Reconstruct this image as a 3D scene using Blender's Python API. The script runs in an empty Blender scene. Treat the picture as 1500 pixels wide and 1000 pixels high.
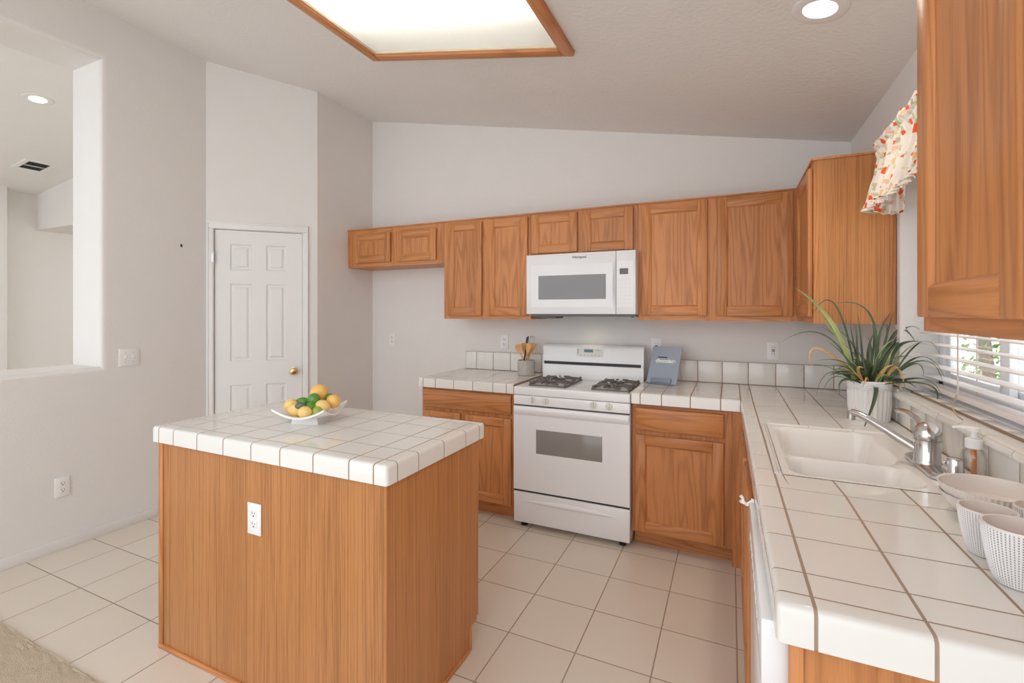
import bpy, bmesh, math, random
from mathutils import Vector, Matrix
random.seed(7)
SC = bpy.context.scene
COL = SC.collection
R = math.radians

# ------------------------------------------------------------------ camera, world, sun, exposure
cam_d = bpy.data.cameras.new('camera')
cam = bpy.data.objects.new('camera', cam_d); COL.objects.link(cam)
cam_d.sensor_width = 36.0
cam_d.lens = 692.55 / 1500 * 36
cam_d.shift_x = -0.8 / 1500
cam_d.shift_y = (456.3 - 500) / 1500
cam_d.clip_start = 0.02
cam.location = (0, 0, 1.4131)
cam.rotation_euler = (R(90), 0, R(24.76))
SC.camera = cam

W = bpy.data.worlds.new('world'); SC.world = W
W.use_nodes = True
bg = W.node_tree.nodes['Background']
bg.inputs[0].default_value = (0.905, 0.95, 1.0, 1)
bg.inputs[1].default_value = 1.45

sun_d = bpy.data.lights.new('sun', 'SUN'); sun_d.energy = 6.0; sun_d.angle = R(1.5)
sun_d.color = (1.0, 0.95, 0.86)
sun = bpy.data.objects.new('sun', sun_d); COL.objects.link(sun)
sun.rotation_euler = Vector((0.16, -0.60, -0.85)).to_track_quat('-Z', 'Y').to_euler()

vs = SC.view_settings
vs.view_transform = 'Standard'; vs.look = 'None'; vs.gamma = 1.0; vs.use_curve_mapping = False
vs.exposure = 0.69
SC.cycles.use_denoising = True
SC.cycles.max_bounces = 10
SC.cycles.diffuse_bounces = 8
SC.cycles.sample_clamp_indirect = 6.0

# ------------------------------------------------------------------ materials
def new_mat(name):
    m = bpy.data.materials.new(name); m.use_nodes = True
    nt = m.node_tree
    return m, nt, nt.nodes['Principled BSDF']

def N(nt, t, **kw):
    n = nt.nodes.new(t)
    for k, v in kw.items():
        setattr(n, k, v)
    return n

def lk(nt, a, b): nt.links.new(a, b)

def math_n(nt, op, a, b=None, c=None):
    n = N(nt, 'ShaderNodeMath', operation=op)
    for i, v in enumerate((a, b, c)):
        if v is None: continue
        if isinstance(v, (int, float)): n.inputs[i].default_value = v
        else: lk(nt, v, n.inputs[i])
    return n.outputs[0]

def mixc(nt, fac, a, b):
    n = N(nt, 'ShaderNodeMix', data_type='RGBA')
    for s, v in ((0, fac), (6, a), (7, b)):
        if isinstance(v, (int, float)): n.inputs[s].default_value = v
        elif isinstance(v, tuple): n.inputs[s].default_value = (*v[:3], 1)
        else: lk(nt, v, n.inputs[s])
    return n.outputs[2]

def simple(name, col, rough=0.5, metal=0.0, bump=0.0, bscale=80, spec=0.5, coat=0.0, var=0.0, vscale=6):
    m, nt, b = new_mat(name)
    b.inputs['Base Color'].default_value = (*col, 1)
    b.inputs['Roughness'].default_value = rough
    b.inputs['Metallic'].default_value = metal
    b.inputs['Specular IOR Level'].default_value = spec
    b.inputs['Coat Weight'].default_value = coat
    tc = N(nt, 'ShaderNodeTexCoord')
    nz = N(nt, 'ShaderNodeTexNoise'); nz.inputs['Scale'].default_value = vscale; nz.inputs['Detail'].default_value = 4
    lk(nt, tc.outputs['Object'], nz.inputs['Vector'])
    v = max(var, 0.02)
    lo = tuple(c * (1 - v) for c in col); hi = tuple(min(1, c * (1 + v)) for c in col)
    lk(nt, mixc(nt, nz.outputs['Fac'], lo, hi), b.inputs['Base Color'])
    if bump:
        n2 = N(nt, 'ShaderNodeTexNoise'); n2.inputs['Scale'].default_value = bscale; n2.inputs['Detail'].default_value = 3
        lk(nt, tc.outputs['Object'], n2.inputs['Vector'])
        bp = N(nt, 'ShaderNodeBump'); bp.inputs['Strength'].default_value = bump; bp.inputs['Distance'].default_value = 0.004
        lk(nt, n2.outputs['Fac'], bp.inputs['Height']); lk(nt, bp.outputs[0], b.inputs['Normal'])
    return m

def oak(name, axis, light, dark, rough=0.38, rings=9.0, straight=False, contrast=0.40):
    m, nt, b = new_mat(name)
    tc = N(nt, 'ShaderNodeTexCoord'); oi = N(nt, 'ShaderNodeObjectInfo')
    off = N(nt, 'ShaderNodeVectorMath', operation='SCALE')
    cmb = N(nt, 'ShaderNodeCombineXYZ')
    for i, k in enumerate((3.1, 7.7, 5.3)):
        lk(nt, math_n(nt, 'MULTIPLY', oi.outputs['Random'], k), cmb.inputs[i])
    add = N(nt, 'ShaderNodeVectorMath', operation='ADD')
    lk(nt, tc.outputs['Object'], add.inputs[0]); lk(nt, cmb.outputs[0], add.inputs[1])
    def mapped(cross, along):
        mp = N(nt, 'ShaderNodeMapping')
        mp.inputs['Scale'].default_value = tuple(along if 'XYZ'[i] == axis else cross for i in range(3))
        lk(nt, add.outputs[0], mp.inputs['Vector']); return mp.outputs[0]
    n1 = N(nt, 'ShaderNodeTexNoise'); n1.inputs['Scale'].default_value = 1.0; n1.inputs['Detail'].default_value = 1.5
    n1.inputs['Roughness'].default_value = 0.4
    lk(nt, mapped(11.0 if not straight else 44.0, 0.9 if not straight else 0.34), n1.inputs['Vector'])
    ring = math_n(nt, 'SINE', math_n(nt, 'MULTIPLY', n1.outputs['Fac'], rings * 6.283))
    ring = math_n(nt, 'MULTIPLY_ADD', ring, 0.5, 0.5)
    ring = math_n(nt, 'POWER', ring, 2.2)
    n2 = N(nt, 'ShaderNodeTexNoise'); n2.inputs['Scale'].default_value = 1.0; n2.inputs['Detail'].default_value = 3
    lk(nt, mapped(260.0, 9.0), n2.inputs['Vector'])
    n3 = N(nt, 'ShaderNodeTexNoise'); n3.inputs['Scale'].default_value = 1.0; n3.inputs['Detail'].default_value = 2
    lk(nt, mapped(14.0, 0.5), n3.inputs['Vector'])
    f = math_n(nt, 'MULTIPLY', ring, contrast)
    pore = N(nt, 'ShaderNodeMapRange'); pore.inputs[1].default_value = 0.45; pore.inputs[2].default_value = 0.75
    lk(nt, n2.outputs['Fac'], pore.inputs[0])
    f = math_n(nt, 'ADD', f, math_n(nt, 'MULTIPLY', pore.outputs[0], 0.30))
    f = math_n(nt, 'ADD', f, math_n(nt, 'MULTIPLY', math_n(nt, 'SUBTRACT', n3.outputs['Fac'], 0.5), 0.7))
    cl = N(nt, 'ShaderNodeClamp'); lk(nt, f, cl.inputs[0])
    c = mixc(nt, cl.outputs[0], light, dark)
    hs = N(nt, 'ShaderNodeHueSaturation')
    lk(nt, c, hs.inputs['Color'])
    lk(nt, math_n(nt, 'MULTIPLY_ADD', oi.outputs['Random'], 0.16, 0.92), hs.inputs['Value'])
    lk(nt, hs.outputs[0], b.inputs['Base Color'])
    b.inputs['Roughness'].default_value = rough
    b.inputs['Coat Weight'].default_value = 0.06; b.inputs['Specular IOR Level'].default_value = 0.35; b.inputs['Coat Roughness'].default_value = 0.25
    bp = N(nt, 'ShaderNodeBump'); bp.inputs['Strength'].default_value = 0.08; bp.inputs['Distance'].default_value = 0.002
    lk(nt, cl.outputs[0], bp.inputs['Height']); bp.invert = True
    lk(nt, bp.outputs[0], b.inputs['Normal'])
    return m

OL, OD = (0.60, 0.252, 0.088), (0.29, 0.092, 0.024)
OAKV = oak('oak_vertical', 'Z', OL, OD)
OAKH = oak('oak_horizontal', 'X', OL, OD)
OAKY = oak('oak_depth', 'Y', OL, OD)
LAM = oak('oak_laminate', 'Z', (0.52, 0.228, 0.082), (0.25, 0.09, 0.025), rings=9, straight=True, contrast=0.42, rough=0.33)
OAKDK = simple('oak_shadow_edge', (0.20, 0.085, 0.035), 0.5, var=0.15)
BAMBOO = oak('bamboo', 'Z', (0.72, 0.42, 0.17), (0.52, 0.25, 0.09), rings=5)

WALLC = (0.765, 0.745, 0.72)
WALL = simple('wall_paint', WALLC, 0.62, bump=0.32, bscale=105, spec=0.4)
CEIL = simple('ceiling_paint', (0.80, 0.785, 0.765), 0.85, bump=0.55, bscale=55, spec=0.2)
TRIMW = simple('trim_white', (0.80, 0.79, 0.775), 0.45)
DOORW = simple('door_white', (0.79, 0.78, 0.765), 0.42)
APPL = simple('appliance_white', (0.83, 0.83, 0.84), 0.22, coat=0.3)
APPL2 = simple('appliance_grey_white', (0.72, 0.72, 0.72), 0.3)
SEAM = simple('seam_dark', (0.03, 0.03, 0.035), 0.6)
BLACKP = simple('black_plastic', (0.02, 0.02, 0.022), 0.4)
IRON = simple('cast_iron', (0.15, 0.125, 0.115), 0.55, bump=0.2, bscale=200)
CHROME = simple('chrome', (0.66, 0.66, 0.67), 0.16, metal=1.0)
BRASS = simple('brass', (0.62, 0.46, 0.22), 0.25, metal=1.0)
STEEL = simple('steel_wire', (0.55, 0.55, 0.55), 0.3, metal=1.0)
PLATE = simple('plate_white', (0.85, 0.84, 0.83), 0.35)
SLOT = simple('slot_dark', (0.06, 0.05, 0.05), 0.6)
GROUT = simple('grout_brown', (0.37, 0.27, 0.20), 0.85, var=0.12, vscale=30)
TILEC = simple('counter_tile', (0.79, 0.775, 0.735), 0.08, spec=0.55, var=0.025, vscale=3)
SINKW = simple('sink_white', (0.83, 0.80, 0.765), 0.16)
CERAM = simple('ceramic_white', (0.84, 0.83, 0.82), 0.2)
CARPET = simple('carpet_beige', (0.56, 0.46, 0.345), 0.95, bump=1.0, bscale=260, spec=0.1, var=0.25, vscale=160)
BLIND = simple('blind_white', (0.84, 0.80, 0.775), 0.45)
VINYL = simple('vinyl_white', (0.82, 0.84, 0.88), 0.35)
SOIL = simple('soil', (0.09, 0.06, 0.04), 0.9, bump=0.8, bscale=90, var=0.3)

def lemonmat(name, col):
    return simple(name, col, 0.42, bump=0.25, bscale=260, var=0.07, vscale=20)
LEMON = lemonmat('lemon_skin', (0.84, 0.59, 0.20))
ORANGE = lemonmat('orange_skin', (0.86, 0.52, 0.145))
LIME = simple('lime_skin', (0.10, 0.25, 0.035), 0.3, bump=0.15, bscale=220, var=0.2, vscale=14)
LIMEY = simple('lime_yellow_skin', (0.33, 0.40, 0.06), 0.35, bump=0.15, bscale=220, var=0.15, vscale=14)
AVOC = simple('avocado_skin', (0.12, 0.14, 0.10), 0.4, bump=0.5, bscale=120, var=0.4, vscale=40)

def glass_mat(name, tint=(1, 1, 1), gl=0.07):
    m = bpy.data.materials.new(name); m.use_nodes = True; nt = m.node_tree
    nt.nodes.remove(nt.nodes['Principled BSDF'])
    out = nt.nodes['Material Output']
    t = N(nt, 'ShaderNodeBsdfTransparent'); t.inputs[0].default_value = (*tint, 1)
    g = N(nt, 'ShaderNodeBsdfGlossy'); g.inputs['Roughness'].default_value = 0.02
    lw = N(nt, 'ShaderNodeLayerWeight'); lw.inputs[0].default_value = 0.25
    mx = N(nt, 'ShaderNodeMixShader')
    lk(nt, math_n(nt, 'MULTIPLY_ADD', lw.outputs['Fresnel'], 0.35, gl * 0.5), mx.inputs[0])
    lk(nt, t.outputs[0], mx.inputs[1]); lk(nt, g.outputs[0], mx.inputs[2]); lk(nt, mx.outputs[0], out.inputs[0])
    return m
GLASS = glass_mat('window_glass')
BOTTLE = glass_mat('bottle_glass', (0.93, 0.92, 0.90), 0.16)

def emit(name, col, s):
    m = bpy.data.materials.new(name); m.use_nodes = True; nt = m.node_tree
    b = nt.nodes['Principled BSDF']
    b.inputs['Base Color'].default_value = (*col, 1)
    b.inputs['Emission Color'].default_value = (*col, 1)
    b.inputs['Emission Strength'].default_value = s
    return m
TUBE = emit('fluorescent_tube', (1.0, 0.98, 0.94), 6.5)
LAMP = emit('lamp_lens', (1.0, 0.93, 0.82), 9.0)
LCD = emit('lcd_green', (0.06, 0.16, 0.17), 0.25)

def diffuser():
    m = bpy.data.materials.new('acrylic_diffuser'); m.use_nodes = True; nt = m.node_tree
    nt.nodes.remove(nt.nodes['Principled BSDF']); out = nt.nodes['Material Output']
    t = N(nt, 'ShaderNodeBsdfTranslucent'); t.inputs[0].default_value = (0.90, 0.90, 0.88, 1)
    d = N(nt, 'ShaderNodeBsdfDiffuse'); d.inputs[0].default_value = (0.80, 0.79, 0.77, 1)
    tc = N(nt, 'ShaderNodeTexCoord'); nz = N(nt, 'ShaderNodeTexNoise'); nz.inputs['Scale'].default_value = 90
    lk(nt, tc.outputs['Object'], nz.inputs['Vector'])
    bp = N(nt, 'ShaderNodeBump'); bp.inputs['Strength'].default_value = 0.3; bp.inputs['Distance'].default_value = 0.004
    lk(nt, nz.outputs['Fac'], bp.inputs['Height'])
    lk(nt, bp.outputs[0], t.inputs['Normal']); lk(nt, bp.outputs[0], d.inputs['Normal'])
    mx = N(nt, 'ShaderNodeMixShader'); mx.inputs[0].default_value = 0.45
    lk(nt, t.outputs[0], mx.inputs[1]); lk(nt, d.outputs[0], mx.inputs[2]); lk(nt, mx.outputs[0], out.inputs[0])
    return m
DIFF = diffuser()

def floor_tile():
    m, nt, b = new_mat('floor_tile')
    tc = N(nt, 'ShaderNodeTexCoord'); sx = N(nt, 'ShaderNodeSeparateXYZ'); lk(nt, tc.outputs['Object'], sx.inputs[0])
    fx = math_n(nt, 'DIVIDE', math_n(nt, 'ADD', sx.outputs[0], 0.889 + 30.45), 0.3045)
    fy = math_n(nt, 'DIVIDE', math_n(nt, 'ADD', sx.outputs[1], -2.809 + 30.75), 0.3075)
    def edge(f, p):
        fr = math_n(nt, 'FRACT', f)
        d = math_n(nt, 'MINIMUM', fr, math_n(nt, 'SUBTRACT', 1.0, fr))
        return math_n(nt, 'MULTIPLY', d, p)
    d = math_n(nt, 'MINIMUM', edge(fx, 0.3045), edge(fy, 0.3075))
    mr = N(nt, 'ShaderNodeMapRange', interpolation_type='SMOOTHSTEP'); mr.inputs[1].default_value = 0.0016; mr.inputs[2].default_value = 0.0034
    lk(nt, d, mr.inputs[0])
    cx = N(nt, 'ShaderNodeCombineXYZ')
    lk(nt, math_n(nt, 'FLOOR', fx), cx.inputs[0]); lk(nt, math_n(nt, 'FLOOR', fy), cx.inputs[1])
    wn = N(nt, 'ShaderNodeTexWhiteNoise'); lk(nt, cx.outputs[0], wn.inputs[0])
    nz = N(nt, 'ShaderNodeTexNoise'); nz.inputs['Scale'].default_value = 3.2; nz.inputs['Detail'].default_value = 5
    lk(nt, tc.outputs['Object'], nz.inputs['Vector'])
    t = mixc(nt, wn.outputs['Value'], (0.70, 0.625, 0.53), (0.75, 0.68, 0.59))
    nr = N(nt, 'ShaderNodeMapRange'); nr.inputs[1].default_value = 0.5; nr.inputs[2].default_value = 0.75; nr.inputs[4].default_value = 0.35
    lk(nt, nz.outputs['Fac'], nr.inputs[0])
    t = mixc(nt, nr.outputs[0], t, (0.70, 0.60, 0.50))
    c = mixc(nt, mr.outputs[0], (0.36, 0.275, 0.21), t)
    lk(nt, c, b.inputs['Base Color'])
    rr = math_n(nt, 'MULTIPLY_ADD', mr.outputs[0], -0.5, 0.82); lk(nt, rr, b.inputs['Roughness'])
    bp = N(nt, 'ShaderNodeBump'); bp.inputs['Strength'].default_value = 0.5; bp.inputs['Distance'].default_value = 0.003
    lk(nt, mr.outputs[0], bp.inputs['Height']); lk(nt, bp.outputs[0], b.inputs['Normal'])
    return m
FLOOR = floor_tile()

def speckle(name, base, spot, scale, thr):
    m, nt, b = new_mat(name)
    tc = N(nt, 'ShaderNodeTexCoord'); v = N(nt, 'ShaderNodeTexVoronoi', feature='DISTANCE_TO_EDGE'); v.inputs['Scale'].default_value = scale
    lk(nt, tc.outputs['Object'], v.inputs['Vector'])
    mr = N(nt, 'ShaderNodeMapRange'); mr.inputs[1].default_value = thr; mr.inputs[2].default_value = thr * 2.5
    lk(nt, v.outputs['Distance'], mr.inputs[0])
    lk(nt, mixc(nt, mr.outputs[0], spot, base), b.inputs['Base Color'])
    bp = N(nt, 'ShaderNodeBump'); bp.inputs['Strength'].default_value = 0.6; bp.inputs['Distance'].default_value = 0.003
    lk(nt, mr.outputs[0], bp.inputs['Height']); lk(nt, bp.outputs[0], b.inputs['Normal'])
    b.inputs['Roughness'].default_value = 0.6
    return m
CROCK = speckle('crock_pebble', (0.66, 0.62, 0.57), (0.36, 0.34, 0.31), 120, 0.05)

def dotted():
    # rows of small dashes printed down each flute of the cups
    m, nt, b = new_mat('cup_dotted_glaze')
    tc = N(nt, 'ShaderNodeTexCoord'); sx = N(nt, 'ShaderNodeSeparateXYZ'); lk(nt, tc.outputs['Object'], sx.inputs[0])
    a = math_n(nt, 'ARCTAN2', sx.outputs[1], sx.outputs[0])
    fa = math_n(nt, 'FRACT', math_n(nt, 'MULTIPLY', a, 56 / 6.28318))
    fz = math_n(nt, 'FRACT', math_n(nt, 'MULTIPLY', sx.outputs[2], 250.0))
    da = math_n(nt, 'ABSOLUTE', math_n(nt, 'SUBTRACT', fa, 0.5)); dz = math_n(nt, 'ABSOLUTE', math_n(nt, 'SUBTRACT', fz, 0.5))
    k = math_n(nt, 'MULTIPLY', math_n(nt, 'LESS_THAN', da, 0.17), math_n(nt, 'LESS_THAN', dz, 0.30))
    lim = math_n(nt, 'LESS_THAN', sx.outputs[2], 0.087)
    k = math_n(nt, 'MULTIPLY', k, lim)
    k = math_n(nt, 'MULTIPLY', k, 0.72)
    lk(nt, mixc(nt, k, (0.80, 0.775, 0.765), (0.10, 0.09, 0.10)), b.inputs['Base Color'])
    b.inputs['Roughness'].default_value = 0.35
    return m
DOTS = dotted()
CUPIN = simple('cup_cream_glaze', (0.78, 0.71, 0.66), 0.3)
BOWLC = simple('bowl_cream_glaze', (0.78, 0.72, 0.67), 0.22)

def floral():
    m, nt, b = new_mat('floral_fabric')
    tc = N(nt, 'ShaderNodeTexCoord')
    def blobs(scale, seed, col_lo, thr):
        mp = N(nt, 'ShaderNodeMapping'); mp.inputs['Location'].default_value = (seed, seed * 1.7, seed * .6); mp.inputs['Scale'].default_value = (1, 1, .8)
        lk(nt, tc.outputs['UV'], mp.inputs['Vector'])
        nz = N(nt, 'ShaderNodeTexNoise'); nz.inputs['Scale'].default_value = scale * 1.6
        lk(nt, mp.outputs[0], nz.inputs['Vector'])
        ad = N(nt, 'ShaderNodeVectorMath', operation='MULTIPLY_ADD')
        lk(nt, nz.outputs['Color'], ad.inputs[0]); ad.inputs[1].default_value = (0.03, 0.03, 0.03); lk(nt, mp.outputs[0], ad.inputs[2])
        v = N(nt, 'ShaderNodeTexVoronoi'); v.inputs['Scale'].default_value = scale; v.inputs['Randomness'].default_value = 0.9
        lk(nt, ad.outputs[0], v.inputs['Vector'])
        return math_n(nt, 'LESS_THAN', v.outputs['Distance'], thr)
    c = mixc(nt, blobs(26, 3.0, 0, 0.30), (0.72, 0.67, 0.60), (0.44, 0.46, 0.30))
    c = mixc(nt, blobs(20, 9.0, 0, 0.26), c, (0.70, 0.50, 0.26))
    c = mixc(nt, blobs(24, 4.4, 0, 0.22), c, (0.74, 0.42, 0.36))
    c = mixc(nt, blobs(23, 1.3, 0, 0.29), c, (0.72, 0.095, 0.030))
    lk(nt, c, b.inputs['Base Color']); b.inputs['Roughness'].default_value = 0.85
    b.inputs['Specular IOR Level'].default_value = 0.15
    return m
FLORAL = floral()

def leafmat(name, c1, c2):
    m, nt, b = new_mat(name)
    tc = N(nt, 'ShaderNodeTexCoord'); nz = N(nt, 'ShaderNodeTexNoise'); nz.inputs['Scale'].default_value = 9
    lk(nt, tc.outputs['Object'], nz.inputs['Vector'])
    mr = N(nt, 'ShaderNodeMapRange'); mr.inputs[1].default_value = 0.35; mr.inputs[2].default_value = 0.65; lk(nt, nz.outputs['Fac'], mr.inputs[0])
    lk(nt, mixc(nt, mr.outputs[0], c1, c2), b.inputs['Base Color'])
    b.inputs['Roughness'].default_value = 0.42
    return m
LEAF = leafmat('leaf_dark_green', (0.045, 0.070, 0.038), (0.10, 0.14, 0.065))
LEAFL = leafmat('leaf_light_green', (0.20, 0.27, 0.08), (0.38, 0.42, 0.15))
LEAFY = leafmat('leaf_yellow_edge', (0.50, 0.48, 0.16), (0.36, 0.40, 0.13))
LEAFD = leafmat('leaf_dry', (0.62, 0.36, 0.10), (0.50, 0.28, 0.10))
SHRUB = leafmat('shrub_leaf', (0.10, 0.20, 0.04), (0.22, 0.36, 0.09))
SHRUB2 = leafmat('shrub_leaf_pale', (0.20, 0.26, 0.13), (0.42, 0.48, 0.30))
BARK = simple('bark', (0.25, 0.20, 0.16), 0.9, bump=0.8, bscale=40, var=0.3)
GRAVEL = simple('ground_pale', (0.62, 0.58, 0.52), 0.9, bump=0.6, bscale=60, var=0.2)

# ------------------------------------------------------------------ mesh helpers
class MB:
    """collects shapes and links them as one mesh object"""
    def __init__(s): s.v = []; s.f = []; s.m = []; s.uv = None
    def add(s, vs_, fs, mat=0):
        o = len(s.v); s.v += [tuple(v) for v in vs_]
        for f in fs: s.f.append([i + o for i in f]); s.m.append(mat)
        return s
    def bm(s, bm, mat=0):
        bm.verts.index_update()
        return s.add([v.co.copy() for v in bm.verts], [[v.index for v in f.verts] for f in bm.faces], mat)
    def box(s, x0, x1, y0, y1, z0, z1, mat=0, bev=0.0, seg=2):
        if x0 > x1: x0, x1 = x1, x0
        if y0 > y1: y0, y1 = y1, y0
        if z0 > z1: z0, z1 = z1, z0
        b = bmesh.new(); bmesh.ops.create_cube(b, size=1)
        for v in b.verts:
            v.co = Vector(((x0 + x1) / 2 + v.co.x * (x1 - x0), (y0 + y1) / 2 + v.co.y * (y1 - y0), (z0 + z1) / 2 + v.co.z * (z1 - z0)))
        if bev:
            bmesh.ops.bevel(b, geom=list(b.edges), offset=bev, segments=seg, profile=0.5, affect='EDGES')
        s.bm(b, mat); b.free(); return s
    def prism(s, pts, axis, a, b_, mat=0):
        """pts: polygon in the two other axes (order X,Y,Z without axis), extruded from a to b_"""
        n = len(pts); vs_ = []
        for t in (a, b_):
            for p in pts:
                q = list(p); q.insert('XYZ'.index(axis), t); vs_.append(q)
        fs = [list(range(n))[::-1], list(range(n, 2 * n))] + [[i, (i + 1) % n, n + (i + 1) % n, n + i] for i in range(n)]
        return s.add(vs_, fs, mat)
    def lathe(s, prof, c=(0, 0, 0), seg=32, mat=0, sx=1, sy=1):
        vs_ = []; fs = []; n = len(prof)
        for k in range(seg):
            a = 2 * math.pi * k / seg
            for r, z in prof: vs_.append((c[0] + r * math.cos(a) * sx, c[1] + r * math.sin(a) * sy, c[2] + z))
        for k in range(seg):
            k2 = (k + 1) % seg
            for i in range(n - 1):
                fs.append([k * n + i, k2 * n + i, k2 * n + i + 1, k * n + i + 1])
        return s.add(vs_, fs, mat)
    def tube(s, pts, r, seg=8, mat=0, cap=True):
        pts = [Vector(p) for p in pts]; n = len(pts); rs = r if isinstance(r, (list, tuple)) else [r] * n
        vs_ = []; fs = []; prev = None
        for i, p in enumerate(pts):
            t = (pts[min(i + 1, n - 1)] - pts[max(i - 1, 0)]).normalized()
            if prev is None:
                u = t.orthogonal().normalized()
            else:
                u = (prev - t * prev.dot(t)).normalized()
            prev = u; w = t.cross(u)
            for k in range(seg):
                a = 2 * math.pi * k / seg
                vs_.append(p + (u * math.cos(a) + w * math.sin(a)) * rs[i])
        for i in range(n - 1):
            for k in range(seg):
                k2 = (k + 1) % seg
                fs.append([i * seg + k, i * seg + k2, (i + 1) * seg + k2, (i + 1) * seg + k])
        if cap:
            fs.append(list(range(seg))[::-1]); fs.append([(n - 1) * seg + k for k in range(seg)])
        return s.add(vs_, fs, mat)
    def ball(s, c, r, sx=1, sy=1, sz=1, mat=0, rot=None, seg=20):
        b = bmesh.new(); bmesh.ops.create_uvsphere(b, u_segments=seg, v_segments=seg // 2 + 2, radius=1)
        M = (rot or Matrix.Identity(3))
        for v in b.verts:
            v.co = M @ Vector((v.co.x * r * sx, v.co.y * r * sy, v.co.z * r * sz)) + Vector(c)
        s.bm(b, mat); b.free(); return s
    def xf(s, M, start=0):
        for i in range(start, len(s.v)): s.v[i] = tuple(M @ Vector(s.v[i]))
        return s
    def build(s, name, mats, parent=None, smooth=35, normals=True):
        me = bpy.data.meshes.new(name)
        me.from_pydata(s.v, [], s.f)
        if not isinstance(mats, (list, tuple)): mats = [mats]
        for m in mats: me.materials.append(m)
        me.polygons.foreach_set('material_index', s.m)
        if normals:
            b = bmesh.new(); b.from_mesh(me); bmesh.ops.recalc_face_normals(b, faces=b.faces)
            b.to_mesh(me); b.free()
        if s.uv:
            l = me.uv_layers.new(name='UVMap')
            for p in me.polygons:
                for li in p.loop_indices: l.data[li].uv = s.uv[me.loops[li].vertex_index]
        if smooth:
            b = bmesh.new(); b.from_mesh(me)
            for f in b.faces: f.smooth = True
            lim = R(smooth)
            for e in b.edges:
                if len(e.link_faces) == 2: e.smooth = e.calc_face_angle(0) < lim
            b.to_mesh(me); b.free()
        me.update()
        o = bpy.data.objects.new(name, me); COL.objects.link(o)
        if parent: o.parent = parent
        return o

def tag(o, label, cat, group=None):
    o['label'] = label; o['category'] = cat
    if group: o['group'] = group
    return o

def thing(name, label, cat, loc=(0, 0, 0), rotz=0, group=None):
    o = bpy.data.objects.new(name, None); COL.objects.link(o)
    o.empty_display_size = 0.1
    o.location = loc; o.rotation_euler = (0, 0, R(rotz))
    return tag(o, label, cat, group)

def struct(o): o['kind'] = 'structure'; return o

def copy_thing(src, label, loc, rotz=None, group=None):
    r = src.copy(); COL.objects.link(r); r.location = loc
    if rotz is not None: r.rotation_euler = (0, 0, R(rotz))
    r['label'] = label
    if group: r['group'] = group
    for ch in list(src.children):
        c = ch.copy(); COL.objects.link(c); c.parent = r
        for g in list(ch.children):
            d = g.copy(); COL.objects.link(d); d.parent = c
    return r

def text_obj(name, body, size, mat, parent, loc, rot=(R(90), 0, 0), depth=0.0004, bold=0.0, sx=1.0):
    cu = bpy.data.curves.new('lettering', 'FONT'); cu.body = body; cu.size = size; cu.extrude = depth
    cu.align_x = 'CENTER'; cu.align_y = 'CENTER'; cu.offset = bold
    tmp = bpy.data.objects.new('lettering', cu); COL.objects.link(tmp)
    dg = bpy.context.evaluated_depsgraph_get()
    me = bpy.data.meshes.new_from_object(tmp.evaluated_get(dg))
    bpy.data.objects.remove(tmp); bpy.data.curves.remove(cu)
    me.materials.clear(); me.materials.append(mat); me.name = name
    o = bpy.data.objects.new(name, me); COL.objects.link(o); o.parent = parent
    o.location = loc; o.rotation_euler = rot; o.scale = (sx, 1, 1)
    return o

# ------------------------------------------------------------------ room geometry
XR, YB = 0.668, 3.49            # right wall, back wall
XA, XL = -3.062, -3.614         # alcove side wall, left wall
SL = 0.2019
def zc(x): return 2.449 + SL * (XR - x)
def zc2(x): return 2.885 + 0.125 * (x + 8.0)

# floor and carpet
struct(MB().box(-3.99, 0.9, 0.97, 3.6, -0.1, 0.0).box(-1.55, 0.9, -2.0, 0.97, -0.1, 0.0).build('floor', FLOOR, smooth=0))
b = MB()
nx, ny = 90, 100
random.seed(3)
for i in range(nx + 1):
    for j in range(ny + 1):
        x = -3.60 + (i / nx) * (3.60 - 1.55); y = 0.972 - ((j / ny) ** 1.6) * 3.0
        z = 0.012 + random.uniform(-0.003, 0.003)
        if j == 0: y += random.uniform(-0.006, 0.004); z = 0.002
        b.v.append((x, y, z))
for i in range(nx):
    for j in range(ny):
        a = i * (ny + 1) + j; b.f.append([a, a + 1, a + ny + 2, a + ny + 1]); b.m.append(0)
o = b.build('carpet', CARPET); o['kind'] = 'stuff'
tag(o, 'beige cut pile carpet beginning where the floor tiles end at lower left', 'carpet')
struct(MB().box(-9.0, -3.99, -2.0, 5.6, -0.1, -0.005).build('floor_beyond', CARPET, smooth=0))

def sloped_box(mb, x0, x1, y0, y1, z0, zf, mat=0):
    v = [(x0, y0, z0), (x1, y0, z0), (x1, y1, z0), (x0, y1, z0), (x0, y0, zf(x0)), (x1, y0, zf(x1)), (x1, y1, zf(x1)), (x0, y1, zf(x0))]
    return mb.add(v, [[3, 2, 1, 0], [4, 5, 6, 7], [0, 1, 5, 4], [1, 2, 6, 5], [2, 3, 7, 6], [3, 0, 4, 7]], mat)

up = lambda x: zc(x) + 0.03
struct(sloped_box(MB(), XA - 0.02, XR + 0.2, YB, YB + 0.12, 0, up).build('wall_back', WALL, smooth=0))
# alcove side wall (right side of the pantry) and the diagonal pantry wall
struct(sloped_box(MB(), XA - 0.10, XA, 2.836, YB + 0.12, 0, up).build('wall_alcove', WALL, smooth=0))

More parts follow.
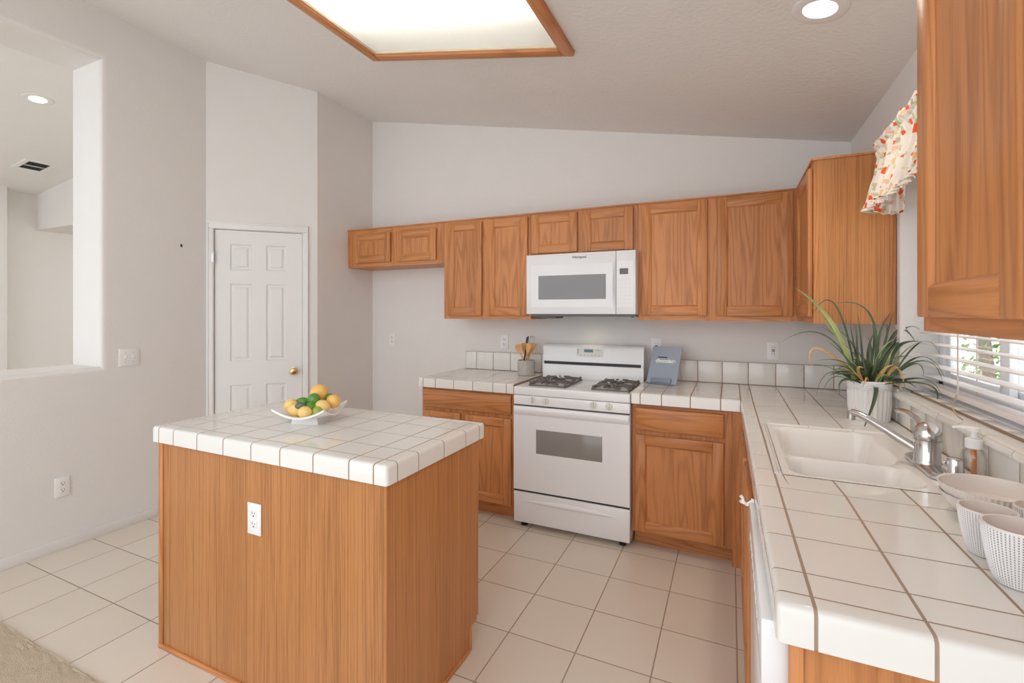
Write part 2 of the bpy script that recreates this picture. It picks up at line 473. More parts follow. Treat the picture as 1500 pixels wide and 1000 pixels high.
def ring_wall(name, y0, y1, z1, hy0, hy1, hz0, hz1, xa, xb, mat, rnd):
    """slab between x=xa (room side) and xb with a rectangular opening whose edges are rounded"""
    bm_ = bmesh.new(); L = []
    for x in (xa, xb):
        o_ = [bm_.verts.new((x, y, z)) for y, z in ((y0, 0), (y1, 0), (y1, z1), (y0, z1))]
        i_ = [bm_.verts.new((x, y, z)) for y, z in ((hy0, hz0), (hy1, hz0), (hy1, hz1), (hy0, hz1))]
        L.append((o_, i_))
    for o_, i_ in L:
        for k in range(4):
            bm_.faces.new([o_[k], o_[(k + 1) % 4], i_[(k + 1) % 4], i_[k]])
    (o0, i0), (o1, i1) = L
    for k in range(4):
        bm_.faces.new([o0[k], o0[(k + 1) % 4], o1[(k + 1) % 4], o1[k]])
        bm_.faces.new([i0[k], i0[(k + 1) % 4], i1[(k + 1) % 4], i1[k]])
    bm_.edges.ensure_lookup_table()
    S0 = set(i0); S1 = set(i1)
    ed = [e for e in bm_.edges if (e.verts[0] in S0 and e.verts[1] in S0) or (e.verts[0] in S1 and e.verts[1] in S1)]
    if rnd: bmesh.ops.bevel(bm_, geom=ed, offset=rnd, segments=5, profile=0.5, affect='EDGES')
    mb = MB().bm(bm_); bm_.free()
    return struct(mb.build(name, mat, smooth=50))
ring_wall('wall_left', -1.6, 2.30, zc(XL) + 0.02, 0.15, 1.625, 1.064, 3.009, XL, -3.985, WALL, 0.035)
ring_wall('wall_right', -1.6, YB + 0.12, zc(XR) + 0.02, 1.30, 2.575, 1.045, 2.03, XR, 0.86, WALL, 0.006)

# ceiling slab with the opening for the light box
FX0, FX1, FY0, FY1 = -2.008, -0.715, 1.40, 2.305
b = MB()
def cslab(x0, x1, y0, y1):
    v = [(x0, y0, zc(x0)), (x1, y0, zc(x1)), (x1, y1, zc(x1)), (x0, y1, zc(x0)), (x0, y0, zc(x0) + .1), (x1, y0, zc(x1) + .1), (x1, y1, zc(x1) + .1), (x0, y1, zc(x0) + .1)]
    b.add(v, [[3, 2, 1, 0], [4, 5, 6, 7], [0, 1, 5, 4], [1, 2, 6, 5], [2, 3, 7, 6], [3, 0, 4, 7]])
e = 0.055
cslab(-3.99, FX0 + e, -0.5, YB + .12); cslab(FX1 - e, 0.9, -0.5, YB + .12)
cslab(FX0 + e, FX1 - e, -0.5, FY0 + e); cslab(FX0 + e, FX1 - e, FY1 - e, YB + .12)
struct(b.build('ceiling', CEIL, smooth=0))
# rooms beyond the opening
b = MB()
v = []
for x in (-9.0, -3.985):
    for y in (-1.6, 5.6): v += [(x, y, zc2(x)), (x, y, zc2(x) + .1)]
b.add(v, [[0, 2, 6, 4], [1, 3, 7, 5], [0, 1, 3, 2], [4, 5, 7, 6], [0, 1, 5, 4], [2, 3, 7, 6]])
struct(b.build('ceiling_beyond', CEIL, smooth=0))
struct(sloped_box(MB(), -8.1, -8.0, 2.55, 5.6, 0, lambda x: zc2(x) + .02).build('wall_beyond', WALL, smooth=0))
struct(sloped_box(MB(), -8.1, -7.85, -1.6, 2.60, 0, lambda x: zc2(x) + .02).build('wall_return', WALL, smooth=0))
struct(sloped_box(MB(), -8.0, -3.99, 2.909, 3.7, 2.445, lambda x: zc2(x) + .02).build('trim_1', WALL, smooth=0))
struct(sloped_box(MB(), -8.0, -3.99, 5.5, 5.6, 0, lambda x: zc2(x) + .02).build('wall_end', WALL, smooth=0))

# diagonal pantry wall with its door, in a frame turned 45 degrees
PW = 0.781
D0, D1, DT = 0.052, 0.669, 2.045
pantry = bpy.data.objects.new('wall_pantry', None); COL.objects.link(pantry); struct(pantry)
pantry.location = (XL, 2.284, 0); pantry.rotation_euler = (0, 0, R(45))
def zs(s): return zc(XL + s * 0.7071) + 0.03
b = MB()
for s0, s1, z0 in ((-0.01, D0, 0), (D1, PW, 0), (D0, D1, DT)):
    v = [(s0, 0, z0), (s1, 0, z0), (s1, .1, z0), (s0, .1, z0), (s0, 0, zs(s0)), (s1, 0, zs(s1)), (s1, .1, zs(s1)), (s0, .1, zs(s0))]
    b.add(v, [[3, 2, 1, 0], [4, 5, 6, 7], [0, 1, 5, 4], [1, 2, 6, 5], [2, 3, 7, 6], [3, 0, 4, 7]])
b.build('wall_panel', WALL, pantry, smooth=0)
# casing
tr = bpy.data.objects.new('trim_2', None); COL.objects.link(tr); struct(tr); tr.location = pantry.location; tr.rotation_euler = pantry.rotation_euler
b = MB()
b.box(0.004, D0 - .003, -0.014, 0.0, 0, DT + .004, 0, 0.004); b.box(D1 + .003, 0.715, -0.014, 0.0, 0, DT + .004, 0, 0.004)
b.box(0.004, 0.715, -0.014, 0.0, DT + .004, DT + .058, 0, 0.004)
b.box(0.006, 0.018, -0.019, -.010, 0, DT + .05, 0, .003); b.box(0.703, 0.713, -0.019, -.010, 0, DT + .05, 0, .003); b.box(0.006, 0.713, -.019, -.010, DT + .045, DT + .057, 0, .003)
b.build('casing', TRIMW, tr)
# door leaf: six moulded panels
door = bpy.data.objects.new('door_1', None); COL.objects.link(door); struct(door); door.location = pantry.location; door.rotation_euler = pantry.rotation_euler
b = MB()
x0, x1 = D0 + .003, D1 - .003
rows = [(0.17, 0.845), (1.025, 1.63), (1.735, 1.937)]; cols = [(0.156, 0.305), (0.405, 0.552)]
yf = 0.012
xs = [x0, cols[0][0], cols[0][1], cols[1][0], cols[1][1], x1]; zsr = [0.012, rows[0][0], rows[0][1], rows[1][0], rows[1][1], rows[2][0], rows[2][1], DT - .003]
for i in range(5):
    for j in range(7):
        if i in (1, 3) and j in (1, 3, 5):
            a0, a1, c0, c1 = xs[i], xs[i + 1], zsr[j], zsr[j + 1]
            lv = []
            for ins, yy in ((0, yf), (.010, yf + .008), (.022, yf + .008), (.036, yf + .001)):
                lv.append([(a0 + ins, yy, c0 + ins), (a1 - ins, yy, c0 + ins), (a1 - ins, yy, c1 - ins), (a0 + ins, yy, c1 - ins)])
            vv = [p for l in lv for p in l]; ff = []
            for k in range(3):
                for q in range(4): ff.append([k * 4 + q, k * 4 + (q + 1) % 4, k * 4 + 4 + (q + 1) % 4, k * 4 + 4 + q])
            ff.append([12, 13, 14, 15]); b.add(vv, ff)
        else:
            b.add([(xs[i], yf, zsr[j]), (xs[i + 1], yf, zsr[j]), (xs[i + 1], yf, zsr[j + 1]), (xs[i], yf, zsr[j + 1])], [[0, 1, 2, 3]])
b.add([(x0, yf, .012), (x1, yf, .012), (x1, yf, DT - .003), (x0, yf, DT - .003), (x0, yf + .035, .012), (x1, yf + .035, .012), (x1, yf + .035, DT - .003), (x0, yf + .035, DT - .003)],
      [[4, 5, 6, 7], [0, 1, 5, 4], [1, 2, 6, 5], [2, 3, 7, 6], [3, 0, 4, 7]])
dl = b.build('door_leaf', DOORW, door, smooth=25, normals=False)
kb = MB(); kb.lathe([(0, -.001), (.030, -.001), (.030, .006), (.012, .010), (.011, .030), (.020, .036), (.027, .046), (.028, .056), (.022, .065), (0, .068)], seg=24)
kb.xf(Matrix.Translation((0.604, yf, 0.938)) @ Matrix.Rotation(R(90), 4, 'X')); kb.build('door_knob', BRASS, door)
for z in (1.83, 0.28):
    h = MB(); h.tube([(D0, -.012, z - .045), (D0, -.012, z + .045)], .006, 10).box(D0 - .014, D0 + .004, -.016, -.004, z - .042, z + .042, 0, .002); h.build('hinge', BRASS if False else STEEL, door)
MB().box(D1 + .001, D1 + .006, -.003, .02, .90, .98).build('strike_plate', BRASS, door)
# dark gap behind the leaf
MB().box(D0 + .0005, D1 - .0005, .050, .098, .002, DT - .001).build('door_core', DOORW, door, smooth=0)

# baseboards
struct(MB().box(XL, XL + .012, -1.6, 2.284, 0, .064, 0, .003).build('baseboard_left', TRIMW))
struct(MB().box(XA, XA + .012, 2.85, YB, 0, .064, 0, .003).build('baseboard_alcove', TRIMW))
struct(MB().box(XA, -2.08, YB - .012, YB, 0, .064, 0, .003).build('baseboard_back', TRIMW))

# ------------------------------------------------------------------ ceiling light box
fx = thing('ceiling_light', 'large oak framed fluorescent ceiling light with glowing white diffuser', 'light',
           ((FX0 + FX1) / 2, (FY0 + FY1) / 2, zc((FX0 + FX1) / 2)))
fx.rotation_euler = (0, math.atan(SL), 0)
hx = (FX1 - FX0) / 2 / math.cos(math.atan(SL)); hy = (FY1 - FY0) / 2
b = MB()
wd = 0.062
b.box(-hx, -hx + wd, -hy, hy, -.026, .004, 0, .006); b.box(hx - wd, hx, -hy, hy, -.026, .004, 0, .006)
b.box(-hx + wd, hx - wd, -hy, -hy + wd, -.026, .004, 1, .006); b.box(-hx + wd, hx - wd, hy - wd, hy, -.026, .004, 1, .006)
b.build('frame', [OAKY, OAKH], fx)
b = MB()
for q in ((-hx + wd - .002, -hx + wd + .010, -hy + wd, hy - wd), (hx - wd - .010, hx - wd + .002, -hy + wd, hy - wd), (-hx + wd, hx - wd, -hy + wd - .002, -hy + wd + .010), (-hx + wd, hx - wd, hy - wd - .010, hy - wd + .002)):
    b.box(*q, -.012, -.002)
b.build('inner_bead', simple('bead_cream', (0.80, 0.68, 0.50), .5), fx)
ix, iy = hx - wd + .004, hy - wd + .004
MB().box(-ix, ix, -iy, iy, 0.000, 0.004).build('diffuser', DIFF, fx, smooth=0)
b = MB(); T = .13
b.add([(-ix, -iy, .006), (ix, -iy, .006), (ix, iy, .006), (-ix, iy, .006), (-ix, -iy, T), (ix, -iy, T), (ix, iy, T), (-ix, iy, T)],
      [[4, 5, 6, 7], [0, 1, 5, 4], [1, 2, 6, 5], [2, 3, 7, 6], [3, 0, 4, 7]])
b.build('housing', simple('housing_white', (.86, .86, .85), .6), fx, smooth=0)
for yy in (-.10, .06):
    MB().tube([(-ix + .03, yy, .042), (ix - .03, yy, .042)], .017, 12).build('tube', TUBE, fx)

# recessed lights and vent
def recessed(label, c, rt, rl, tilt_axis_rot, group):
    t = thing('recessed_light', label, 'light', c, 0, group); t.rotation_euler = tilt_axis_rot
    MB().lathe([(rl * .98, .02), (rl * 1.02, -.004), (rt * .9, -.008), (rt, -.004), (rt, .006)], seg=40).build('trim_ring', TRIMW, t)
    MB().lathe([(0, -.004), (rl * .6, -.004), (rl * 1.0, 0.0), (rl * 1.0, .01)], seg=32).build('lens', LAMP, t)
    ld = bpy.data.lights.new('recessed_lamp', 'SPOT'); ld.energy = 14; ld.color = (1.0, .90, .78); ld.spot_size = R(130); ld.spot_blend = .9; ld.shadow_soft_size = rl
    lo = bpy.data.objects.new('recessed_lamp', ld); COL.objects.link(lo); lo.parent = t; lo.location = (0, 0, -.02)
    return t
recessed('round recessed ceiling light above the wall cabinets near the window', (0.298, 2.046, zc(.298)), .093, .055, (0, math.atan(SL), 0), 'recessed ceiling lights')
recessed('small recessed light seen through the wall opening at left', (-5.345, 1.958, zc2(-5.345)), .10, .056, (0, -math.atan(.125), 0), 'recessed ceiling lights')
vt = thing('ceiling_vent', 'white metal air vent grille on the ceiling beyond the wall opening', 'vent', (-6.945, 2.517, zc2(-6.945)))
vt.rotation_euler = (0, -math.atan(.125), 0)
b = MB(); b.box(-.17, .17, -.13, -.09, -.012, 0); b.box(-.17, .17, .09, .13, -.012, 0); b.box(-.17, -.13, -.09, .09, -.012, 0); b.box(.13, .17, -.09, .09, -.012, 0)
b.build('frame', TRIMW, vt, smooth=0)
MB().box(-.13, .13, -.09, .09, -.003, -.001).build('backing', simple('vent_dark', (.06, .06, .06), .7), vt, smooth=0)
b = MB()
for k in range(9):
    x = -.115 + k * .0288
    b.add([(x - .008, -.088, -.004), (x + .006, -.088, -.012), (x + .006, .088, -.012), (x - .008, .088, -.004)], [[0, 1, 2, 3]])
b.box(-.005, .005, -.09, .09, -.014, -.006)
b.build('slats', simple('vent_grey', (.62, .62, .62), .5), vt, smooth=0)

# ------------------------------------------------------------------ cabinets
def door_mesh(mb, x0, x1, z0, z1, y, st=0.056, th=0.019, pan=0.007):
    """frame and panel front, outer face at y, facing -y. material 0 vertical, 1 horizontal"""
    bv = .0035
    mb.box(x0, x0 + st, y, y + th, z0, z1, 0, bv); mb.box(x1 - st, x1, y, y + th, z0, z1, 0, bv)
    mb.box(x0 + st, x1 - st, y, y + th, z0, z0 + st, 1, bv); mb.box(x0 + st, x1 - st, y, y + th, z1 - st, z1, 1, bv)
    # moulded inner edge and the flat panel
    a0, a1, c0, c1 = x0 + st - .001, x1 - st + .001, z0 + st - .001, z1 - st + .001
    lv = []
    for ins, yy in ((0, y + .0012), (.006, y + .005), (.009, y + pan + .003), (.0105, y + pan + .003)):
        lv.append([(a0 + ins, yy, c0 + ins), (a1 - ins, yy, c0 + ins), (a1 - ins, yy, c1 - ins), (a0 + ins, yy, c1 - ins)])
    vv = [p for l in lv for p in l]
    for q in range(4):
        ff = [[k * 4 + q, k * 4 + (q + 1) % 4, k * 4 + 4 + (q + 1) % 4, k * 4 + 4 + q] for k in range(3)]
        mb.add(vv, ff, 1 if q in (0, 2) else 0)
    mb.add(lv[3], [[0, 1, 2, 3]], 0)
    return mb

def cab_body(mb, x0, x1, y0, y1, z0, z1, openings, fs=.019):
    """box with a face frame whose rails and stiles show between the doors"""
    mb.box(x0, x1, y0 + fs, y1, z0, z1, 0)
    mb.box(x0, x1, y0, y0 + fs + .001, z0, z1, 0, .0015)
    return mb

def frame_front(mb, x0, x1, y0, z0, z1, stiles, rails):
    for a, c in stiles: mb.box(a, c, y0, y0 + .019, z0, z1, 0)
    for (a, c, p, q) in rails: mb.box(a, c, y0 - .0004, y0 + .019, p, q, 1)
    return mb

def wall_cabinet(name, label, x0, x1, z0, z1, doors, loc=(0, 0, 0), rotz=0, y0=3.175, y1=YB - .002, crown=True, kind='cabinet', hrail=.035):
    t = thing(name, label, kind, loc, rotz)
    mb = MB(); mb.box(x0, x1, y0 + .019, y1, z0, z1, 0)
    xs_ = [x0] + [q for d in doors for q in (d[0] + .012, d[1] - .012)] + [x1]
    for k in range(0, len(xs_), 2): mb.box(xs_[k], xs_[k + 1], y0, y0 + .0195, z0, z1, 0)
    dz0 = min(d[2] for d in doors); dz1 = max(d[3] for d in doors)
    for k in range(1, len(xs_) - 1, 2):
        mb.box(xs_[k], xs_[k + 1], y0, y0 + .0195, z0, dz0 + .012, 1); mb.box(xs_[k], xs_[k + 1], y0, y0 + .0195, dz1 - .012, z1, 1)
    mb.build('body', [OAKV, OAKH], t)
    for d in doors:
        door_mesh(MB(), d[0], d[1], d[2], d[3], y0 - .020).build('door', [OAKV, OAKH], t)
    if crown:
        MB().box(x0, x1, y0 - .010, y1, z1, z1 + .010, 0, .002).build('top_moulding', [OAKH], t)
    return t

ZB, ZT = 1.357, 2.117
wall_cabinet('wall_cabinet', 'short oak wall cabinet with two doors over the empty refrigerator space', XA + .002, -2.062, 1.797, ZT,
             [(-2.977, -2.584, 1.830, 2.080), (-2.520, -2.129, 1.826, 2.078)])
wall_cabinet('wall_cabinet', 'tall oak wall cabinet with two narrow doors left of the microwave', -2.060, -1.318, ZB, ZT,
             [(-2.020, -1.716, 1.384, 2.100), (-1.664, -1.338, 1.384, 2.103)])
wall_cabinet('wall_cabinet', 'short oak wall cabinet with two doors directly above the white microwave', -1.316, -.556, 1.813, ZT,
             [(-1.308, -.965, 1.828, 2.106), (-.926, -.584, 1.824, 2.106)])
wall_cabinet('wall_cabinet', 'wide oak wall cabinet with two doors right of the microwave', -.554, .353, ZB, ZT,
             [(-.527, -.131, 1.390, 2.105), (-.077, .328, 1.386, 2.108)])
# corner cabinet turned toward the room, end panel toward the viewer
t = thing('wall_cabinet', 'oak corner wall cabinet with plain side panel beside the window valance', 'cabinet', (.355, 3.174, 0), -90)
L = 3.174 - 2.612; DP = XR - .355 - .003
mb = MB(); mb.box(0, L - .004, .019, DP, ZB, ZT + .005, 0)
mb.box(0, .10, 0, .0195, ZB, ZT + .005, 0); mb.box(L - .040, L, 0, .0195, ZB, ZT + .005, 0)
mb.box(.10, L - .04, 0, .0195, ZB, 1.40, 1); mb.box(.10, L - .04, 0, .0195, 2.09, ZT + .005, 1)
mb.build('body', [OAKV, OAKH], t)
mb = MB(); mb.box(L - .0045, L, .019, DP - .02, ZB, ZT + .005, 0); mb.build('side_panel', [LAM], t)
MB().box(L - .004, L + .004, DP - .022, DP, ZB, ZT, 0, .001).build('scribe_moulding', OAKV, t)
door_mesh(MB(), .085, L - .028, 1.388, 2.095, -.020).build('door', [OAKV, OAKH], t)
MB().box(-.01, L + .008, -.010, DP, ZT + .005, ZT + .016, 0, .002).build('top_moulding', OAKH, t)
# near wall cabinet on the right wall
t = thing('wall_cabinet', 'large oak wall cabinet in the upper right foreground over the counter', 'cabinet', (.380, 1.302, 0), -90)
L2 = 1.302 - .47; DP = XR - .380 - .002
mb = MB(); mb.box(0, L2, .019, DP, 1.3716, 2.13, 0)
for a, c in ((0, .038), (.40, .455), (L2 - .04, L2)): mb.box(a, c, 0, .0195, 1.3716, 2.13, 0)
mb.box(.038, .40, 0, .0195, 1.3716, 1.415, 1); mb.box(.455, L2 - .04, 0, .0195, 1.3716, 1.415, 1)
mb.box(.038, .40, 0, .0195, 2.09, 2.13, 1); mb.box(.455, L2 - .04, 0, .0195, 2.09, 2.13, 1)
mb.build('body', [OAKV, OAKH], t)
door_mesh(MB(), .026, .424, 1.402, 2.105, -.020, st=.060).build('door', [OAKV, OAKH], t)
door_mesh(MB(), .432, L2 - .016, 1.402, 2.105, -.020, st=.060).build('door', [OAKV, OAKH], t)

YF = 2.885   # base cabinet face
ZC0, ZC = 0.868, 0.932
def base_cabinet(label, x0, x1, drawers, doors, kick=(None, None), right_ext=None):
    t = thing('base_cabinet', label, 'cabinet')
    mb = MB(); mb.box(x0, x1, YF + .019, YB - .002, .098, ZC0, 0)
    fr = drawers + doors
    mb.box(x0, x1, YF, YF + .0195, .098, ZC0, 0)
    mb.box(x0 + .03, x1 - .03, YF - .0004, YF + .002, ZC0 - .024, ZC0, 1); mb.box(x0 + .03, x1 - .03, YF - .0004, YF + .002, .098, .125, 1)
    mb.build('body', [OAKV, OAKH], t)
    MB().box(x0 + .002, (right_ext or x1) - .002, YF + .072, YF + .090, 0, .098, 0).build('toe_kick', OAKH, t)
    for d in drawers:
        MB().box(d[0], d[1], YF - .020, YF - .001, d[2], d[3], 0, .005).build('drawer', OAKH, t)
    for d in doors:
        door_mesh(MB(), d[0], d[1], d[2], d[3], YF - .020).build('door', [OAKV, OAKH], t)
    return t
base_cabinet('oak base cabinet with one drawer and two doors left of the stove', -2.060, -1.304,
             [(-2.042, -1.335, .722, .851)], [(-2.042, -1.730, .112, .697), (-1.686, -1.335, .112, .693)])
base_cabinet('oak base cabinet with one drawer and one door right of the stove', -.537, .006,
             [(-.515, -.035, .710, .842)], [(-.515, -.035, .108, .683)], right_ext=.07)
# sink base along the right run
t = thing('sink_cabinet', 'oak sink base cabinet seen edge on between corner and dishwasher', 'cabinet')
mb = MB(); mb.box(.064, .62, 1.545, YF + .02, .0, .70, 0)
mb.box(.064, .09, 1.545, YF + .02, .70, ZC0, 0); mb.box(.007, .066, YF, YF + .019, 0.0, ZC0, 0)
mb.build('body', [OAKV], t)
for y0, y1 in ((1.58, 2.02), (2.06, 2.50)):
    m_ = door_mesh(MB(), 0, y1 - y0, .12, .84, 0)
    m_.xf(Matrix.Translation((.0455, y1, 0)) @ Matrix.Rotation(R(-90), 4, 'Z')); m_.build('door', [OAKV, OAKY], t)
MB().box(.052, .066, 1.545, YF + .01, 0, .095, 0).build('toe_kick', OAKY, t)
# oak end panel under the near end of the counter
t = thing('end_panel', 'oak end panel under the near right end of the counter', 'panel')
MB().box(.092, .655, .936, .950, 0, ZC0, 0).build('panel', OAKV, t)
MB().box(.090, .112, .930, .938, 0, ZC0, 0, .001).build('stile', OAKV, t)

# ------------------------------------------------------------------ tiled countertops
GAP = .0060
def sub_rects(r, hole):
    x0, x1, y0, y1 = r
    if not hole: return [r]
    hx0, hx1, hy0, hy1 = hole
    if x1 <= hx0 or x0 >= hx1 or y1 <= hy0 or y0 >= hy1: return [r]
    out = []
    if x0 < hx0: out.append((x0, hx0, y0, y1))
    if x1 > hx1: out.append((hx1, x1, y0, y1))
    a, c = max(x0, hx0), min(x1, hx1)
    if y0 < hy0: out.append((a, c, y0, hy0))
    if y1 > hy1: out.append((a, c, hy1, y1))
    return out

def tile_cell(mb, x0, x1, y0, y1, ex, z1=ZC, z0=ZC0, rad=.012):
    """ex: set of exposed sides among 'L','R','F','B'; exposed sides are bullnosed down to z0"""
    zb = z0 if ex else z1 - .008
    b_ = bmesh.new(); bmesh.ops.create_cube(b_, size=1)
    for v in b_.verts:
        v.co = Vector(((x0 + x1) / 2 + v.co.x * (x1 - x0), (y0 + y1) / 2 + v.co.y * (y1 - y0), (zb + z1) / 2 + v.co.z * (z1 - zb)))
    def on(v, s):
        return {'L': abs(v.co.x - x0) < 1e-6, 'R': abs(v.co.x - x1) < 1e-6, 'F': abs(v.co.y - y0) < 1e-6, 'B': abs(v.co.y - y1) < 1e-6}[s]
    big = []
    for e_ in b_.edges:
        a, c = e_.verts
        top = abs(a.co.z - z1) < 1e-6 and abs(c.co.z - z1) < 1e-6
        if top and any(on(a, s) and on(c, s) for s in ex): big.append(e_)
        elif abs(a.co.z - c.co.z) > 1e-4 and sum(1 for s in ex if on(a, s) and on(c, s)) >= 2: big.append(e_)
    if big: bmesh.ops.bevel(b_, geom=big, offset=rad, segments=4, profile=0.5, affect='EDGES')
    mb.bm(b_, 0); b_.free()

def tiled_top(cells_x, cells_y, exposed, hole=None, skip=None, mb=None):
    mb = mb or MB()
    nx_, ny_ = len(cells_x) - 1, len(cells_y) - 1
    for i in range(nx_):
        for j in range(ny_):
            if skip and skip(i, j): continue
            ex = set()
            if i == 0 and 'L' in exposed: ex.add('L')
            if i == nx_ - 1 and 'R' in exposed: ex.add('R')
            if j == 0 and 'F' in exposed: ex.add('F')
            if j == ny_ - 1 and 'B' in exposed: ex.add('B')
            g = GAP / 2
            r = (cells_x[i] + (0 if 'L' in ex else g), cells_x[i + 1] - (0 if 'R' in ex else g), cells_y[j] + (0 if 'F' in ex else g), cells_y[j + 1] - (0 if 'B' in ex else g))
            for q in sub_rects(r, hole):
                if q[1] - q[0] > .006 and q[3] - q[2] > .006: tile_cell(mb, *q, ex)
    return mb

# island
IX = [-2.212, -2.164, -2.064, -1.911, -1.753, -1.596, -1.445, -1.285, -1.126, -1.024, -.971]
IY = [1.171, 1.225, 1.338, 1.496, 1.655, 1.768, 1.817]
t = thing('island_countertop', 'white square tiled countertop with bullnose edge on the kitchen island', 'countertop')
tiled_top(IX, IY, 'LRFB').build('tiles', TILEC, t)
gm = MB(); tile_cell(gm, IX[0] + .0018, IX[-1] - .0018, IY[0] + .0018, IY[-1] - .0018, set('LRFB'), ZC - .0009, ZC0 + .001, .0115); gm.build('grout', GROUT, t)
t = thing('kitchen_island', 'freestanding oak kitchen island with plain grained panels in the foreground', 'island')
bx0, bx1, by0, by1 = -2.186, -.986, 1.190, 1.772
MB().box(bx0 + .004, bx1 - .004, by0 + .004, by1 - .06, 0, .10).box(bx0 + .004, bx1 - .004, by0 + .004, by1, .098, ZC0).build('carcass', OAKV, t, smooth=0)
MB().box(bx0, bx1 - .0005, by0, by0 + .006, 0, ZC0).build('front_panel', LAM, t, smooth=0)
b = MB(); b.prism([(by0 + .0005, 0), (by1 - .052, 0), (by1 - .052, .098), (by1, .098), (by1, ZC0), (by0 + .0005, ZC0)], 'X', bx1 - .006, bx1)
LAM_S = oak('oak_laminate_side', 'Z', (0.52, 0.228, 0.082), (0.25, 0.09, 0.025), rings=9, straight=True, contrast=0.42, rough=.33)
b.build('side_panel', LAM_S, t, smooth=0)
MB().box(bx0 - .0002, bx0 + .006, by0 + .006, by1, .0, ZC0).build('side_panel', LAM_S, t, smooth=0)
MB().box(bx0 - .004, bx0 + .024, by0 - .006, by0 + .002, 0, ZC0, 0, .002).build('corner_trim', OAKV, t)
MB().box(bx0 - .002, bx1 + .001, by0 - .010, by0 + .002, 0, .020, 0, .004).build('base_moulding', OAKH, t)
MB().box(bx1 - .002, bx1 + .008, by0 + .25, by1 - .06, 0, .016, 0, .003).build('base_moulding', OAKY, t)
MB().box(bx1 - .014, bx1 + .004, by1 - .062, by1 - .048, 0, .098, 0, .002).build('corner_trim', OAKV, t)
for a, c in ((bx0 + .01, -1.60), (-1.57, bx1 - .003)):
    m_ = door_mesh(MB(), 0, c - a, .105, ZC0 - .012, 0)
    m_.xf(Matrix.Translation((c, by1 + .022, 0)) @ Matrix.Rotation(R(180), 4, 'Z')); m_.build('door', [OAKV, OAKH], t)
MB().box(bx0 + .02, bx1 - .014, by1 - .064, by1 - .052, 0, .098).build('toe_kick', OAKH, t)

# left counter
LX = [-2.078, -2.031, -1.927, -1.772, -1.618, -1.462, -1.361, -1.306]
CY = [2.850, 2.900, 3.040, 3.196, 3.352, 3.476]
t = thing('countertop', 'white tiled countertop with tile splash left of the stove', 'countertop')
tiled_top(LX, CY, 'LF').build('tiles', TILEC, t)
gm = MB(); tile_cell(gm, LX[0] + .0018, LX[-1], CY[0] + .0018, CY[-1] + .012, set('LF'), ZC - .0009, ZC0 + .001, .0115); gm.build('grout', GROUT, t)
def splash_y(xs_, parent, z1):
    mb = MB()
    for i in range(len(xs_) - 1):
        mb.box(xs_[i] + .0025, xs_[i + 1] - .0025, 3.475, 3.486, ZC + .004, z1, 0, .002)
    mb.build('backsplash', TILEC, parent)
    MB().box(xs_[0] + .0005, xs_[-1], 3.4765, YB - .001, ZC + .0005, z1 + .0015).build('splash_grout', GROUT, parent, smooth=0)
splash_y([-2.040, -1.937, -1.780, -1.622, -1.465, -1.353, -1.309], t, 1.077)

# right L-shaped counter
def taper(x, y): return x + .0095 * (2.85 - y) * max(0.0, min(1.0, (.655 - x) / .605)) if y < 2.85 else x
SKX0, SKX1, SKY0, SKY1 = .140, .598, 1.604, 2.287
t = thing('countertop', 'long white tiled counter running from the stove around to the window wall', 'countertop')
mb = MB()
BX = [-.537, -.485, -.364, -.207, -.050, .050, .108, .264, .419, .574, .656]
for i in range(len(BX) - 1):
    for j in range(5):
        ex = {'F'} if (j == 0 and i < 5) else set()
        g = GAP / 2
        y0_, y1_ = CY[j] + (0 if ex else g), CY[j + 1] - g
        tile_cell(mb, BX[i] + (g if i else 0), BX[i + 1] - g, y0_, y1_, ex)
RX = [.050, .108, .264, .419, .574, .656]
RY = [.893, .937, 1.017, 1.172, 1.328, 1.484, 1.640, 1.796, 1.952, 2.108, 2.264, 2.420, 2.576, 2.732, 2.850]
st_ = len(mb.v)
tiled_top(RX, RY, 'LF', hole=(SKX0 - .002, SKX1 + .002, SKY0 - .002, SKY1 + .002), mb=mb)
for k in range(st_, len(mb.v)):
    x, y, z = mb.v[k]; 
    if x < SKX0 - .004 or y < SKY0 - .004 or y > SKY1 + .004: mb.v[k] = (taper(x, y), y, z)
mb.build('tiles', TILEC, t)
mb = MB(); tile_cell(mb, BX[0], .052, CY[0] + .0018, 3.488, {'F'}, ZC - .0009, ZC0 + .001, .0115)
tile_cell(mb, .052, .656, CY[0] + .002, 3.488, set(), ZC - .0009, ZC0 + .001, .0115)
for (a, c, p, q, ex) in ((.0518, .656, RY[0] + .0018, SKY0, 'LF'), (.0518, .656, SKY1, 2.853, 'L'), (.0518, SKX0, SKY0, SKY1, 'L'), (SKX1, .656, SKY0, SKY1, '')):
    s0 = len(mb.v); tile_cell(mb, a, c, p, q, set(ex), ZC - .0009, ZC0 + .001, .0115)
    for k in range(s0, len(mb.v)):
        x, y, z = mb.v[k]
        if x < .10: mb.v[k] = (taper(x, y), y, z)
mb.build('grout', GROUT, t)
splash_y([-.520, -.364, -.205, -.051, .106, .264, .421, .578, .655], t, 1.077)
mb = MB(); ys_ = [.893, .98, 1.135, 1.290, 1.447, 1.603, 1.760, 1.920, 2.078, 2.236, 2.395, 2.560, 2.70, 2.86, 3.02, 3.18, 3.34, 3.474]
for i in range(len(ys_) - 1):
    zt = 1.040 if 1.290 <= ys_[i] < 2.56 else 1.077
    mb.box(.655, .6655, ys_[i] + .0025, ys_[i + 1] - .0025, ZC + .004, zt, 0, .002)
mb.build('backsplash', TILEC, t)
MB().box(.6565, .6675, .895, 3.474, ZC + .0005, 1.0415).build('splash_grout', GROUT, t, smooth=0)
